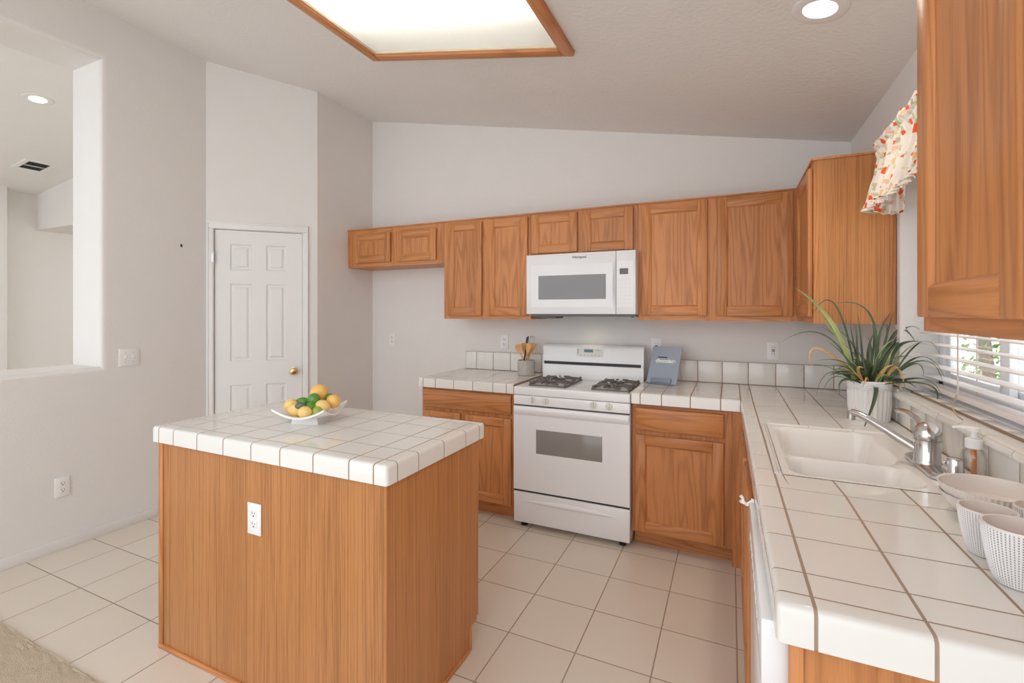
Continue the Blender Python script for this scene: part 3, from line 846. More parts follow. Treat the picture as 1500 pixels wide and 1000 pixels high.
# tiled window sill: bullnose cap and a flat row behind it
mb = MB(); b2 = MB()
sy_ = [1.302, 1.447, 1.603, 1.760, 1.920, 2.078, 2.236, 2.395, 2.56]
for i in range(len(sy_) - 1):
    a, c = sy_[i] + .002, sy_[i + 1] - .002
    prof = [(.642, 1.044), (.641, 1.052), (.643, 1.060), (.648, 1.066), (.656, 1.069), (.699, 1.069), (.699, 1.044)]
    mb.prism([(p[0], p[1]) for p in prof], 'Y', a, c)
    b2.box(.704, .742, a + .03 - .001, c + .03 + .001 if i < len(sy_) - 2 else c, 1.050, 1.078, 0, .003)
mb.add(b2.v, b2.f, 0)
mb.build('sill_tiles', TILEC, t, smooth=40)
MB().box(.646, .742, 1.302, 2.562, 1.0425, 1.064).box(.703, .7415, 1.302, 2.562, 1.064, 1.0765).build('sill_grout', GROUT, t, smooth=0)
# quarter-round trim tiles around the sink
mb = MB()
def qround(p0, p1, inward):
    d_ = Vector(p1) - Vector(p0); n_ = max(1, round(d_.length / .156)); iv = Vector(inward)
    for k in range(n_):
        a = Vector(p0) + d_ * (k / n_) + d_.normalized() * .0015; c = Vector(p0) + d_ * ((k + 1) / n_) - d_.normalized() * .0015
        pr_ = []
        for h in range(5):
            an = R(90) * h / 4; pr_.append((iv * (.014 * (math.sin(an)) - .012), .006 * math.cos(an)))
        vs_ = []
        for q in (a, c):
            vs_.append((q.x + iv.x * -.012, q.y + iv.y * -.012, ZC - .002))
            for w, hgt in pr_: vs_.append((q.x + w.x, q.y + w.y, ZC + hgt))
            vs_.append((q.x + iv.x * .002, q.y + iv.y * .002, ZC - .002))
        m_ = len(vs_) // 2
        mb.add(vs_, [list(range(m_)), list(range(m_, 2 * m_))[::-1]] + [[i, (i + 1) % m_, m_ + (i + 1) % m_, m_ + i] for i in range(m_)])
qround((SKX0, SKY1 + .010, 0), (SKX1, SKY1 + .010, 0), (0, -1, 0)); qround((SKX0 - .010, SKY0, 0), (SKX0 - .010, SKY1, 0), (1, 0, 0))
qround((SKX1 + .010, SKY0, 0), (SKX1 + .010, SKY1, 0), (-1, 0, 0))
mb.build('sink_trim', TILEC, t)

# ------------------------------------------------------------------ sink
t = thing('kitchen_sink', 'white cast iron double bowl sink set into the tiled counter', 'sink')
def rbox(x, y, cx_, cy_, hx_, hy_, r):
    qx, qy = abs(x - cx_) - hx_ + r, abs(y - cy_) - hy_ + r
    return math.hypot(max(qx, 0), max(qy, 0)) + min(max(qx, qy), 0) - r
def sm(tt): tt = max(0, min(1, tt)); return tt * tt * (3 - 2 * tt)
def sink_z(x, y):
    z = ZC + .001
    dd = rbox(x, y, .328, 1.942, .168, .312, .05)
    if dd < 0: z -= .010 * sm(-dd / .02)
    for cy_, hy_, dep in ((2.066, .196, .185), (1.738, .112, .165)):
        d_ = rbox(x, y, .328, cy_, .162, hy_, .055)
        if d_ < 0: z = min(z, ZC - .005 - dep * sm(-d_ / .060) ** .60)
    return z
nx_, ny_ = 92, 130
mb = MB()
for i in range(nx_ + 1):
    for j in range(ny_ + 1):
        x = SKX0 + (SKX1 - SKX0) * i / nx_; y = SKY0 + (SKY1 - SKY0) * j / ny_
        mb.v.append((x, y, sink_z(x, y)))
for i in range(nx_):
    for j in range(ny_):
        a = i * (ny_ + 1) + j; mb.f.append([a, a + ny_ + 1, a + ny_ + 2, a + 1]); mb.m.append(0)
mb.build('basin', SINKW, t, smooth=60, normals=False)
for cy_ in (2.066, 1.738):
    zz = sink_z(.328, cy_)
    MB().lathe([(0, .002), (.030, .002), (.040, .005), (.043, .001)], (.328, cy_, zz), 28).build('drain', CHROME, t)

# faucet
t = thing('faucet', 'chrome single lever kitchen faucet with spout over the sink', 'faucet', (.548, 1.850, ZC + .003), 0)
b = MB()
pl = [(.028 * math.cos(a) if True else 0, (.100 if math.sin(a) >= 0 else -.100) + .028 * math.sin(a)) for a in [R(k * 15) for k in range(25)][:-1]]
for z0, z1, s0, s1 in ((0, .010, 1.0, 1.0), (.010, .016, 1.0, .82)):
    n = len(pl); vs_ = [(p[0] * s0, p[1] * s0, z0) for p in pl] + [(p[0] * s1, p[1] * (s1 * .5 + .5), z1) for p in pl]
    b.add(vs_, [[i, (i + 1) % n, n + (i + 1) % n, n + i] for i in range(n)] + [list(range(n, 2 * n))])
b.build('deck_plate', CHROME, t)
MB().lathe([(0, .014), (.035, .014), (.035, .020), (.0325, .024), (.0325, .082), (.034, .083), (.034, .086)], seg=36).build('body', CHROME, t)
MB().lathe([(.034, .087), (.0355, .090), (.0345, .106), (.030, .122), (.021, .133), (.009, .139), (0, .140)], seg=36).build('dome', CHROME, t)
sp = [(-.02, .010, .050), (-.045, .030, .066), (-.085, .060, .092), (-.125, .092, .116), (-.150, .112, .128), (-.168, .127, .130)]
MB().tube(sp, [.015, .0145, .0135, .0125, .012, .0125], 14).build('spout', CHROME, t)
MB().tube([(-.168, .127, .132), (-.170, .1285, .106)], .0125, 16).build('aerator', STEEL, t)
MB().tube([(-.004, .010, .122), (-.012, .040, .140), (-.022, .080, .150), (-.034, .120, .149), (-.040, .142, .146)], [.014, .012, .010, .009, .006], 12).build('lever', CHROME, t)
t = thing('side_cap', 'short chrome cylinder cap on the sink deck beside the soap bottle', 'fixture', (.570, 1.718, ZC + .003))
MB().lathe([(0, 0), (.024, 0), (.024, .006), (.019, .008), (.019, .064), (.017, .068), (0, .069)], seg=28).build('cap', CHROME, t)
MB().box(-.026, -.018, -.006, .006, .045, .060, 0, .002).build('outlet_slot', CHROME, t)

# soap bottle
t = thing('soap_bottle', 'clear soap bottle with white pump and orange tube behind the bowls', 'bottle', (.618, 1.742, ZC))
MB().lathe([(0, .001), (.026, .001), (.028, .006), (.028, .075), (.025, .088), (.017, .098), (.0155, .104), (.0155, .106)], seg=28).build('bottle_body', BOTTLE, t)
MB().lathe([(.005, .008), (.0065, .010), (.0065, .096), (.0, .097)], seg=12).build('dip_tube', simple('orange_soap', (.72, .26, .10), .4), t)
MB().lathe([(0, .100), (.0185, .100), (.0185, .124), (.016, .127), (.007, .129), (.006, .146), (0, .147)], seg=24).build('collar', PLATE, t)
b = MB(); b.lathe([(0, .146), (.013, .146), (.014, .150), (.012, .157), (0, .158)], seg=20); b.tube([(0, 0, .152), (-.020, .020, .152), (-.034, .034, .147)], [.006, .005, .004], 10)
b.build('pump_head', PLATE, t)

# ------------------------------------------------------------------ bowls and cups
def flute_lathe(mb, prof, nfl, amp, seg_per=6, mat=0, z_lo=0.004, z_hi=1):
    seg = nfl * seg_per; n = len(prof); vs_ = []; fs = []
    for k in range(seg):
        a = 2 * math.pi * k / seg; w = math.cos(a * nfl)
        for r, z, fl in prof: vs_.append(((r + amp * w * fl) * math.cos(a), (r + amp * w * fl) * math.sin(a), z))
    for k in range(seg):
        k2 = (k + 1) % seg
        for i in range(n - 1): fs.append([k * n + i, k2 * n + i, k2 * n + i + 1, k * n + i + 1])
    mb.add(vs_, fs, mat); return mb
def serving_bowl(label, loc, r, h):
    t = thing('serving_bowl', label, 'bowl', loc, 0, 'cream ribbed bowls')
    b = flute_lathe(MB(), [(0, .002, 0), (r * .5, 0, 0), (r * .62, .004, 0), (r * .8, h * .35, .5), (r * .93, h * .7, 1), (r * .99, h * .95, 1), (r, h * .99, .2)], 64, .0012, 6)
    b.build('outer_wall', BOWLC, t)
    MB().lathe([(r, h * .99), (r * .985, h), (r * .96, h * .98), (r * .9, h * .68), (r * .76, h * .34), (r * .55, .012), (0, .010)], seg=72).build('inner_glaze', BOWLC, t)
    return t
serving_bowl('wide cream bowl underneath another ribbed bowl by the window splash', (.552, 1.462, ZC), .093, .052)
serving_bowl('wide cream ribbed bowl on top of a second bowl behind the cups', (.552, 1.462, ZC + .018), .097, .056)
def cup(label, loc, k):
    t = thing('cup', label, 'cup', loc, 0, 'dotted white cups')
    r, h = .044, .092
    flute_lathe(MB(), [(0, .002, 0), (.024, 0, 0), (.0285, .002, 0), (.033, h * .16, .8), (.0385, h * .45, 1), (.0425, h * .75, 1), (r, h * .95, 1), (r + .0005, h * .975, 0)], 56, .0008, 6).build('outer_wall', DOTS, t)
    MB().lathe([(r + .0006, h * .972), (r, h), (r - .003, h * .995), (.0395, h * .75), (.035, h * .4), (.026, .012), (0, .010)], seg=48).build('inner_glaze', CUPIN, t)
    t.scale = (k, k, k)
    return t
c1 = cup('white cup with rows of dark dashes at far left of the three', (.462, 1.245, ZC), 1.0)
c2 = copy_thing(c1, 'white dashed cup nearest the viewer on the right counter', (.462, 1.131, ZC)); c2.scale = (1.13, 1.13, 1.13)
c3 = copy_thing(c1, 'white dashed cup cut off by the right edge of the photo', (.5645, 1.290, ZC))
t = thing('wooden_board', 'small piece of a wooden board leaning at the window splash', 'board', (.640, 1.470, ZC))
b = MB(); b.box(-.007, .007, -.09, .09, .0, .135, 0, .005); b.xf(Matrix.Rotation(R(6), 4, 'Y')); b.build('board', BAMBOO, t)
t.location = (.628, 1.30, ZC)

# ------------------------------------------------------------------ stove
SX0, SX1, SY0, SY1 = -1.299, -.5415, 2.830, 3.432
t = thing('stove', 'white freestanding gas range with black grates between the base cabinets', 'stove')
MB().box(SX0 + .003, SX1 - .003, SY0 + .030, SY1, .036, .868, 0, .002).build('body', APPL, t)
MB().box(SX0, SX1, SY0 + .002, SY1, .868, .922, 0, .008, 3).build('cooktop', APPL, t)
MB().box(SX0 + .004, SX1 - .004, SY0 + .012, SY0 + .032, .800, .872).build('seam', SEAM, t, smooth=0)
MB().box(SX0 + .001, SX1 - .001, SY0 + .004, SY0 + .030, .806, .866, 0, .003).build('control_panel', APPL, t)
OFFW = simple('knob_cream', (.72, .73, .66), .35)
for x in (-1.167, -1.074, -.763, -.666):
    b = MB(); b.lathe([(.021, 0), (.021, .004), (.019, .007), (0, .007)], seg=28)
    b.box(-.0045, .0045, -.019, .019, .004, .022, 0, .002)
    b.xf(Matrix.Translation((x, SY0 + .004, .842)) @ Matrix.Rotation(R(90), 4, 'X'))
    b.build('knob', OFFW, t)
# oven door with handle bulge and window
b = MB(); wx0, wx1, wz0, wz1 = -1.140, -.707, .498, .653
for q in ((SX0 + .001, wx0, .251, .797), (wx1, SX1 - .001, .251, .797), (wx0, wx1, .251, wz0), (wx0, wx1, wz1, .797)):
    b.box(q[0], q[1], SY0 + .002, SY0 + .028, q[2], q[3], 0)
dr = b.build('oven_door', APPL, t, smooth=0)
OVG = simple('oven_glass', (.27, .25, .235), .10, var=.1)
MB().box(wx0, wx1, SY0 + .003, SY0 + .02, wz0, wz1, 0, .001).build('oven_window', OVG, dr)
b = MB(); b.prism([(SY0 + .004, .797), (SY0 - .002, .796), (SY0 - .009, .789), (SY0 - .012, .777), (SY0 - .011, .763), (SY0 - .006, .751), (SY0 + .004, .738)], 'X', SX0 + .009, SX1 - .006)
b.build('door_handle', APPL, dr, smooth=60)
MB().box(SX0 + .004, SX1 - .004, SY0 + .014, SY0 + .030, .230, .25).build('seam', SEAM, t, smooth=0)
b = MB(); b.box(SX0 + .001, SX1 - .001, SY0 + .004, SY0 + .030, .038, .236, 0, .004)
dw = b.build('storage_drawer', APPL, t)
# scooped grip of the drawer: a long shallow lip
b = MB(); nn = 24; vs_ = []; fs = []
for k in range(nn + 1):
    s_ = k / nn; x = SX0 + .075 + (SX1 - SX0 - .15) * s_; am = math.sin(math.pi * s_) ** .6
    for (dy, dz) in ((0, .020), (-.004 * am, .012), (-.013 * am, .002), (-.012 * am, -.006), (0, -.020)):
        vs_.append((x, SY0 + .0045 + dy, .185 + dz * am - .008 * (1 - am)))
for k in range(nn):
    for i in range(4): fs.append([k * 5 + i, k * 5 + i + 1, k * 5 + 6 + i, k * 5 + 5 + i])
b.add(vs_, fs); b.build('drawer_grip', APPL, dw, smooth=60)
for x in (SX0 + .055, SX1 - .055):
    for y in (SY0 + .06, SY1 - .06):
        MB().lathe([(0, .001), (.022, .001), (.022, .014), (.012, .018), (.012, .040), (0, .04)], (x, y, 0), 16).build('foot', BLACKP, t)
# backguard
b = MB(); pr_ = [(3.352, .920), (3.350, 1.028), (3.358, 1.043), (3.362, 1.145), (3.372, 1.164), (3.390, 1.172), (3.425, 1.172), (3.432, 1.16), (3.432, .90)]
b.prism(pr_, 'X', SX0 + .006, SX1 - .006); bgd = b.build('backguard', APPL, t, smooth=50)
MB().box(SX0 + .020, SX1 - .022, 3.3455, 3.362, 1.023, 1.043).build('vent_slot', BLACKP, bgd, smooth=0)
for x in (SX0 + .012, SX1 - .022):
    MB().box(x, x + .010, 3.3455, 3.36, 1.029, 1.039).build('slot_end', STEEL, bgd, smooth=0)
MB().box(-1.03, -.835, 3.3565, 3.364, 1.085, 1.146).build('touch_panel', simple('panel_cream', (.76, .75, .68), .35), bgd, smooth=0)
MB().box(-.972, -.905, 3.3555, 3.36, 1.117, 1.139).build('clock_display', LCD, bgd, smooth=0)
MKG = simple('mark_grey', (.35, .35, .34), .6)
for q in [(-1.0 + k * .027, -.992 + k * .027, 1.093, 1.098) for k in range(6)] + [(-.885, -.85, 1.130, 1.134), (-1.02, -1.014, 1.10, 1.14)]:
    MB().box(q[0], q[1], 3.3558, 3.358, q[2], q[3]).build('panel_mark', MKG, bgd, smooth=0)
# burners and grates
def grate(x0, x1, y0, y1):
    g = MB(); zt = .958; zl = .922
    def bar(p, q, w=.009, h=.013):
        p, q = Vector(p), Vector(q); d_ = (q - p).normalized(); s_ = Vector((-d_.y, d_.x, 0)) * w / 2
        g.add([p - s_, p + s_, q + s_, q - s_, *(v_ - Vector((0, 0, h)) for v_ in (p - s_, p + s_, q + s_, q - s_))],
              [[0, 1, 2, 3], [7, 6, 5, 4], [0, 4, 5, 1], [1, 5, 6, 2], [2, 6, 7, 3], [3, 7, 4, 0]])
    zb = .936
    for p, q in (((x0, y0), (x1, y0)), ((x1, y0), (x1, y1)), ((x1, y1), (x0, y1)), ((x0, y1), (x0, y0)), ((x0, (y0 + y1) / 2), (x1, (y0 + y1) / 2))):
        bar((*p, .933), (*q, .933), .007, .008)
    xm = (x0 + x1) / 2
    for cy_ in ((y0 * 3 + y1) / 4, (y0 + y1 * 3) / 4):
        hy_ = (y1 - y0) / 4; hx_ = (x1 - x0) / 2
        for sx_, sy_ in ((1, 0), (-1, 0), (0, 1), (0, -1)):
            # each finger rises from the frame as a wedge pair and points to the burner
            for off in (-.030, .030):
                ox, oy = (0, off) if sx_ else (off, 0)
                p = (xm + sx_ * hx_ * .98 + ox * 1.3, cy_ + sy_ * hy_ * .98 + oy * 1.3, .950); q = (xm + sx_ * .040 + ox * .5, cy_ + sy_ * .034 + oy * .5, zt)
                bar(p, q, .007, .012)
        for sx_ in (1, -1):
            for sy_ in (1, -1): g.box(xm + sx_ * (hx_ - .006) - .006, xm + sx_ * (hx_ - .006) + .006, cy_ + sy_ * hy_ * .86 - .006, cy_ + sy_ * hy_ * .86 + .006, zl, .950)
    return g
for x0, x1 in ((-1.215, -.965), (-.790, -.560)):
    grate(x0, x1, 2.895, 3.270).build('grate', IRON, t, smooth=0)
    xm = (x0 + x1) / 2
    for cy_ in (2.989, 3.176):
        br = MB().lathe([(.046, .0005), (.046, .010), (.040, .014), (0, .014)], (xm, cy_, .922), 28).build('burner', simple('burner_grey', (.40, .38, .36), .45, metal=.6), t)
        MB().lathe([(0, .022), (.028, .022), (.033, .018), (.033, .014)], (xm, cy_, .922), 24).build('burner_cap', IRON, br)

# ------------------------------------------------------------------ microwave
MX0, MX1, MY0, MZ0, MZ1 = -1.314, -.552, 3.080, 1.392, 1.811
t = thing('microwave', 'white over the range microwave mounted under the short wall cabinet', 'microwave')
MB().box(MX0 + .004, MX1, MY0 + .036, YB - .004, MZ0 + .002, MZ1, 0, .002).build('body', simple('microwave_case', (.62, .585, .55), .4), t)
XD = -.680
fr = MB().box(MX0, XD - .0015, MY0 + .004, MY0 + .034, MZ0 + .004, MZ1, 0, .004)
dm = fr.build('door', APPL, t)
cp = MB().box(XD + .0015, MX1 - .001, MY0 + .004, MY0 + .034, MZ0 + .004, MZ1, 0, .004).build('control_panel', APPL, t)
b = MB()
for q in ((-1.278, -1.222, 1.445, 1.735), (-.745, -.700, 1.445, 1.735), (-1.222, -.745, 1.445, 1.497), (-1.222, -.745, 1.662, 1.735)):
    b.box(q[0], q[1], MY0 + .0015, MY0 + .006, q[2], q[3])
b.build('window_surround', simple('gloss_white', (.80, .80, .80), .06, spec=.6), dm, smooth=0)
MB().box(-1.222, -.745, MY0 + .0012, MY0 + .006, 1.497, 1.662).build('window_glass', simple('microwave_glass', (.20, .195, .195), .05, spec=.6), dm, smooth=0)
b = MB(); nn = 16; vs_ = []; fs = []
for k in range(nn + 1):
    s_ = k / nn; z = 1.42 + .33 * s_; am = math.sin(math.pi * s_)
    for dx_, dy_ in ((-.004, 0), (-.003, -.016 * am), (.004, -.020 * am), (.006, 0)): vs_.append((XD - .010 + dx_ - .004 * am, MY0 + .005 + dy_, z))
for k in range(nn):
    for i in range(3): fs.append([k * 4 + i, k * 4 + i + 1, k * 4 + 5 + i, k * 4 + 4 + i])
b.add(vs_, fs); b.build('handle', APPL, dm, smooth=70)
MB().box(XD + .012, MX1 - .012, MY0 + .0015, MY0 + .006, 1.442, 1.742).build('keypad', simple('gloss_white_keypad', (.81, .81, .80), .06, spec=.6), cp, smooth=0)
MB().box(-.655, -.600, MY0 + .0008, MY0 + .004, 1.656, 1.694).build('display', simple('display_dark', (.10, .10, .09), .2), cp, smooth=0)
MKL = simple('mark_light_grey', (.55, .55, .55), .5)
for r_ in range(7):
    for c_ in range(3):
        MB().box(-.652 + c_ * .027, -.638 + c_ * .027, MY0 + .001, MY0 + .003, 1.466 + r_ * .025, 1.4675 + r_ * .025).build('key_mark', MKL, cp, smooth=0)
text_obj('logo_lettering', 'Whirlpool', .024, simple('logo_dark', (.10, .10, .10), .5), dm, (-.928, MY0 + .0035, 1.781), bold=.0004)
MB().box(MX0 + .03, MX1 - .004, MY0 + .02, YB - .02, MZ0 - .012, MZ0 + .004).build('underside', simple('vent_charcoal', (.12, .12, .13), .5), t, smooth=0)
MB().box(MX0 + .05, MX0 + .20, MY0 + .06, MY0 + .22, MZ0 - .026, MZ0 - .010).build('grease_filter', simple('filter_dark', (.16, .13, .12), .6), t, smooth=0)
MB().box(MX1 - .13, MX1 - .04, MY0 + .05, MY0 + .15, MZ0 - .018, MZ0 - .010).build('task_lamp', LAMP if False else simple('lamp_cover', (.5, .48, .45), .3), t, smooth=0)
cl_d = bpy.data.lights.new('cooktop_lamp', 'SPOT'); cl_d.energy = 0.45; cl_d.color = (1.0, .80, .55); cl_d.spot_size = R(120); cl_d.spot_blend = .8; cl_d.shadow_soft_size = .12
cl = bpy.data.objects.new('cooktop_lamp', cl_d); COL.objects.link(cl); cl.parent = t; cl.location = (-.93, 3.36, MZ0 - .03)
cl.rotation_euler = (R(20), 0, 0)

# ------------------------------------------------------------------ dishwasher
t = thing('dishwasher', 'white dishwasher under the right counter seen almost edge on', 'dishwasher')
MB().box(.098, .62, .955, 1.540, .0, .862, 0).build('body', APPL2, t, smooth=0)
dd_ = MB().box(.053, .096, .953, 1.538, .13, .745, 0, .004).build('door', APPL, t)
cpn = MB().box(.049, .096, .953, 1.538, .748, .866, 0, .004).build('control_panel', APPL, t)
for k in range(9): MB().box(.0475, .051, 1.02 + k * .05, 1.045 + k * .05, .795, .812, 0, .001).build('button', APPL2, cpn)
MB().box(.075, .090, .96, 1.53, 0.01, .125).build('kick_plate', APPL, t, smooth=0)
t = thing('door_hook', 'small white plastic hook clipped to the dishwasher top edge', 'hook', (.045, 1.517, .866))
b = MB(); b.tube([(.020, 0, -.004), (.020, 0, .012), (.012, 0, .014)], .004, 8)
b.tube([(.002, 0, -.012), (-.006, 0, -.010), (-.016, 0, .0), (-.018, 0, .012), (-.026, 0, .022)], [.005, .005, .005, .0055, .007], 10)
b.tube([(-.012, 0, -.006), (-.022, 0, -.004), (-.028, 0, .002)], [.005, .005, .006], 8); b.tube([(.020, 0, .012), (.0, 0, -.004), (.002, 0, -.012)], .004, 8)
b.xf(Matrix.Scale(.72, 4)); b.build('hook', PLATE, t)

# ------------------------------------------------------------------ outlets and switches (built facing -Y, then turned)
def outlet(label, loc, rotz=0, kind='duplex', dark=False, w=.072, h=.116):
    t = thing('outlet' if kind != 'switch' else 'light_switch', label, 'outlet' if kind != 'switch' else 'switch', loc, rotz)
    MB().box(-w / 2, w / 2, -.006, 0, -h / 2, h / 2, 0, .0025).build('cover_plate', PLATE, t)
    if kind == 'duplex':
        for z in (-.0195, .0195):
            rc = MB().box(-.0165, .0165, -.0075, -.004, z - .014, z + .014, 0, .004).build('receptacle', PLATE, t)
            for q in ((-.0080, -.0055, z - .001, z + .009), (.0055, .0080, z - .001, z + .007), (-.003, .003, z - .010, z - .005)):
                MB().box(q[0], q[1], -.0080, -.006, q[2], q[3]).build('slot', SLOT, rc, smooth=0)
    elif kind == 'gfci':
        rc = MB().box(-.0165, .0165, -.0085, -.004, -.034, .034, 0, .002).build('receptacle', PLATE, t)
        for z in (-.021, .021):
            for x in (-.0068, .0068): MB().box(x - .0012, x + .0012, -.0090, -.006, z - .004, z + .005).build('slot', SLOT, rc, smooth=0)
        MB().box(-.009, .009, -.0095, -.006, .002, .008).build('test_button', BLACKP, rc, smooth=0)
        MB().box(-.009, .009, -.0095, -.006, -.008, -.002).build('reset_button', simple('reset_red', (.35, .05, .04), .5), rc, smooth=0)
    else:
        for x in (-.023, .023):
            MB().box(x - .004, x + .004, -.0135, -.005, -.004, .010, 0, .0015).build('toggle', PLATE, t)
            MB().box(x - .005, x + .005, -.0066, -.0055, -.012, .012).build('toggle_slot', APPL2, t, smooth=0)
            for z in (.0295, -.0295): MB().box(x - .002, x + .002, -.0068, -.0055, z - .0015, z + .0015).build('screw', SLOT, t, smooth=0)
    return t
outlet('white wall outlet low in the empty refrigerator alcove', (-2.826, YB - .0005, 1.158))
outlet('white wall outlet above the splash left of the wooden utensils', (-1.682, YB - .0005, 1.166))
outlet('white outlet with dark test buttons directly behind the blue grey book', (-.480, YB - .0005, 1.166), kind='gfci')
outlet('white outlet with red reset button left of the potted plant', (.250, YB - .0005, 1.160), kind='gfci')
outlet('white wall outlet low on the left wall above the baseboard', (XL + .0005, 1.433, .372), 90)
outlet('white double switch plate on the left wall beside the wall opening', (XL + .0005, 1.777, 1.112), 90, kind='switch', w=.118)
outlet('white duplex outlet set in the front of the wooden island', (-1.597, by0 - .0002, .648))
t = thing('wall_hook', 'tiny dark metal nail hook on the left wall near the door', 'hook', (XL, 2.103, 1.89), 90)
MB().box(-.004, .004, -.006, 0, -.008, .012, 0, .001).tube([(0, -.004, -.006), (0, -.014, -.010), (0, -.016, 0)], .002, 6).build('nail', BLACKP, t)

# ------------------------------------------------------------------ window, blind, valance
wn = bpy.data.objects.new('window_1', None); COL.objects.link(wn); struct(wn)
wy0, wy1, wz0_, wz1_ = 1.300, 2.575, 1.078, 2.03
b = MB()
for q in ((wy0, wy0 + .05, wz0_, wz1_), (wy1 - .05, wy1, wz0_, wz1_), (wy0, wy1, wz0_, wz0_ + .045), (wy0, wy1, wz1_ - .045, wz1_)): b.box(.800, .858, *q, 0, .003)
b.build('window_frame', VINYL, wn)
b = MB()
for q in ((2.03, 2.09, wz0_ + .045, wz1_ - .045), (2.475, 2.522, wz0_ + .045, wz1_ - .045), (2.09, 2.475, wz0_ + .045, wz0_ + .085), (2.09, 2.475, wz1_ - .085, wz1_ - .045)): b.box(.806, .828, *q, 0, .003)
b.build('sash', VINYL, wn)
b = MB()
for q in ((2.04, 2.10, wz0_ + .045, wz1_ - .045), (1.352, 1.395, wz0_ + .045, wz1_ - .045), (1.395, 2.04, wz0_ + .045, wz0_ + .08), (1.395, 2.04, wz1_ - .08, wz1_ - .045)): b.box(.832, .852, *q, 0, .003)
b.build('sash', VINYL, wn)
MB().box(.815, .818, 2.09, 2.475, wz0_ + .085, wz1_ - .085).build('pane', GLASS, wn, smooth=0)
MB().box(.840, .843, 1.395, 2.04, wz0_ + .08, wz1_ - .08).build('pane', GLASS, wn, smooth=0)
struct(MB().box(.744, .80, 1.302, 2.573, 1.046, 1.082, 0, .003).build('trim_3', VINYL))

t = thing('window_blind', 'white wooden slat blind lowered over the kitchen window', 'blind')
b = MB(); z = 1.150; zlist = []
while z < 1.985:
    zlist.append(z); z += .0435
for z in zlist:
    for (ya, yb) in ((1.312, 2.560),):
        s0 = len(b.v); b.box(-.025, .025, ya, yb, -.0014, .0014, 0, .001, 1)
        b.xf(Matrix.Translation((.758, 0, z)) @ Matrix.Rotation(R(-1.5), 4, 'Y'), s0)
b.build('slats', BLIND, t)
MB().box(.733, .783, 1.312, 2.560, 1.098, 1.118, 0, .004).build('bottom_rail', BLIND, t)
MB().box(.732, .788, 1.308, 2.566, 1.985, 2.028, 0, .003).build('head_rail', BLIND, t)
for y in (1.45, 2.185):
    b = MB(); b.box(.7315, .7325, y - .006, y + .006, 1.105, 1.99); b.box(.783, .784, y - .006, y + .006, 1.105, 1.99); b.build('ladder_tape', BLIND, t, smooth=0)
MB().tube([(.722, 2.50, 1.985), (.720, 2.50, 1.46)], .0035, 8).build('tilt_wand', BLIND, t)
b = MB(); b.tube([(.728, 2.185, 1.12), (.722, 2.182, 1.09), (.705, 2.150, 1.0795), (.690, 2.08, 1.0715), (.672, 2.00, 1.0715), (.668, 1.96, 1.0715)], .0022, 6); b.build('lift_cord', simple('cord_tan', (.55, .42, .32), .7), t)

t = thing('window_valance', 'gathered floral valance with orange blossoms over the window', 'valance')
b = MB(); b.uv = []
path = [(XR - .004, 2.462), (.60, 2.468), (.562, 2.455)]
ln = [0]
segs = []
def pathpt(s):
    # return, then along the front
    if s < .10: k = s / .10; return Vector((XR - .004 - k * .100, 2.462, 0)), Vector((0, 1, 0))
    k = s - .10; return Vector((XR - .104, 2.455 - k, 0)), Vector((-1, 0, 0))
SM = .10 + 1.12
ns = 420
prof = [(2.128, .000), (2.116, .012), (2.098, .010), (2.086, -.002), (2.070, .008), (2.045, .002), (2.02, .006), (1.97, .014), (1.94, .024), (1.895, .034), (1.865, .040), (1.846, .043)]
random.seed(11)
ph = [random.uniform(0, 6.28) for _ in range(6)]
for i in range(ns + 1):
    s = SM * i / ns; p, nrm = pathpt(s)
    if s < .10: nrm = Vector((0, 1, 0))
    if abs(s - .10) < .02: nrm = Vector((-.6, .8 * (1 if s < .10 else .4), 0)).normalized()
    for j, (z, of) in enumerate(prof):
        tt = j / (len(prof) - 1)
        fine = math.sin(s * 230 + ph[0] + 2 * math.sin(s * 31)) * .008 * (1.2 - tt)
        wide = (math.sin(s * 62 + ph[1] + 1.3 * math.sin(s * 17)) * .014 + math.sin(s * 110 + ph[2]) * .006) * tt
        q = p + nrm * (of + fine + wide)
        zz = z + (math.sin(s * 41 + ph[3]) * .008 + math.sin(s * 97 + ph[4]) * .005) * (1 if j in (0, len(prof) - 1) else .3)
        if j == 0: zz += .006 * math.sin(s * 210)
        b.v.append((q.x, q.y, zz)); b.uv.append((s * 1.0, z))
m_ = len(prof)
for i in range(ns):
    for j in range(m_ - 1): b.f.append([i * m_ + j, i * m_ + j + 1, (i + 1) * m_ + j + 1, (i + 1) * m_ + j]); b.m.append(0)
b.build('gathered_skirt', FLORAL, t, smooth=80)
# hem ruffle
b = MB(); b.uv = []; ns2 = 520
for i in range(ns2 + 1):
    s = SM * i / ns2; p, nrm = pathpt(s)
    for j in range(4):
        tt = j / 3
        w = math.sin(s * 190 + 1.5 * math.sin(s * 23)) * .012 * tt
        q = p + nrm * (.040 + .010 * tt + w); b.v.append((q.x, q.y, 1.876 - .042 * tt + .006 * math.sin(s * 43 + ph[3]))); b.uv.append((s + .4, tt * .06 + .2))
for i in range(ns2):
    for j in range(3): b.f.append([i * 4 + j, i * 4 + j + 1, (i + 1) * 4 + j + 1, (i + 1) * 4 + j]); b.m.append(0)
b.build('hem_ruffle', FLORAL, t, smooth=80)
MB().tube([(XR - .003, 2.455, 2.078), (XR - .10, 2.452, 2.078), (XR - .104, 2.44, 2.078), (XR - .104, 1.34, 2.078)], .008, 8).build('curtain_rod', TRIMW, t)

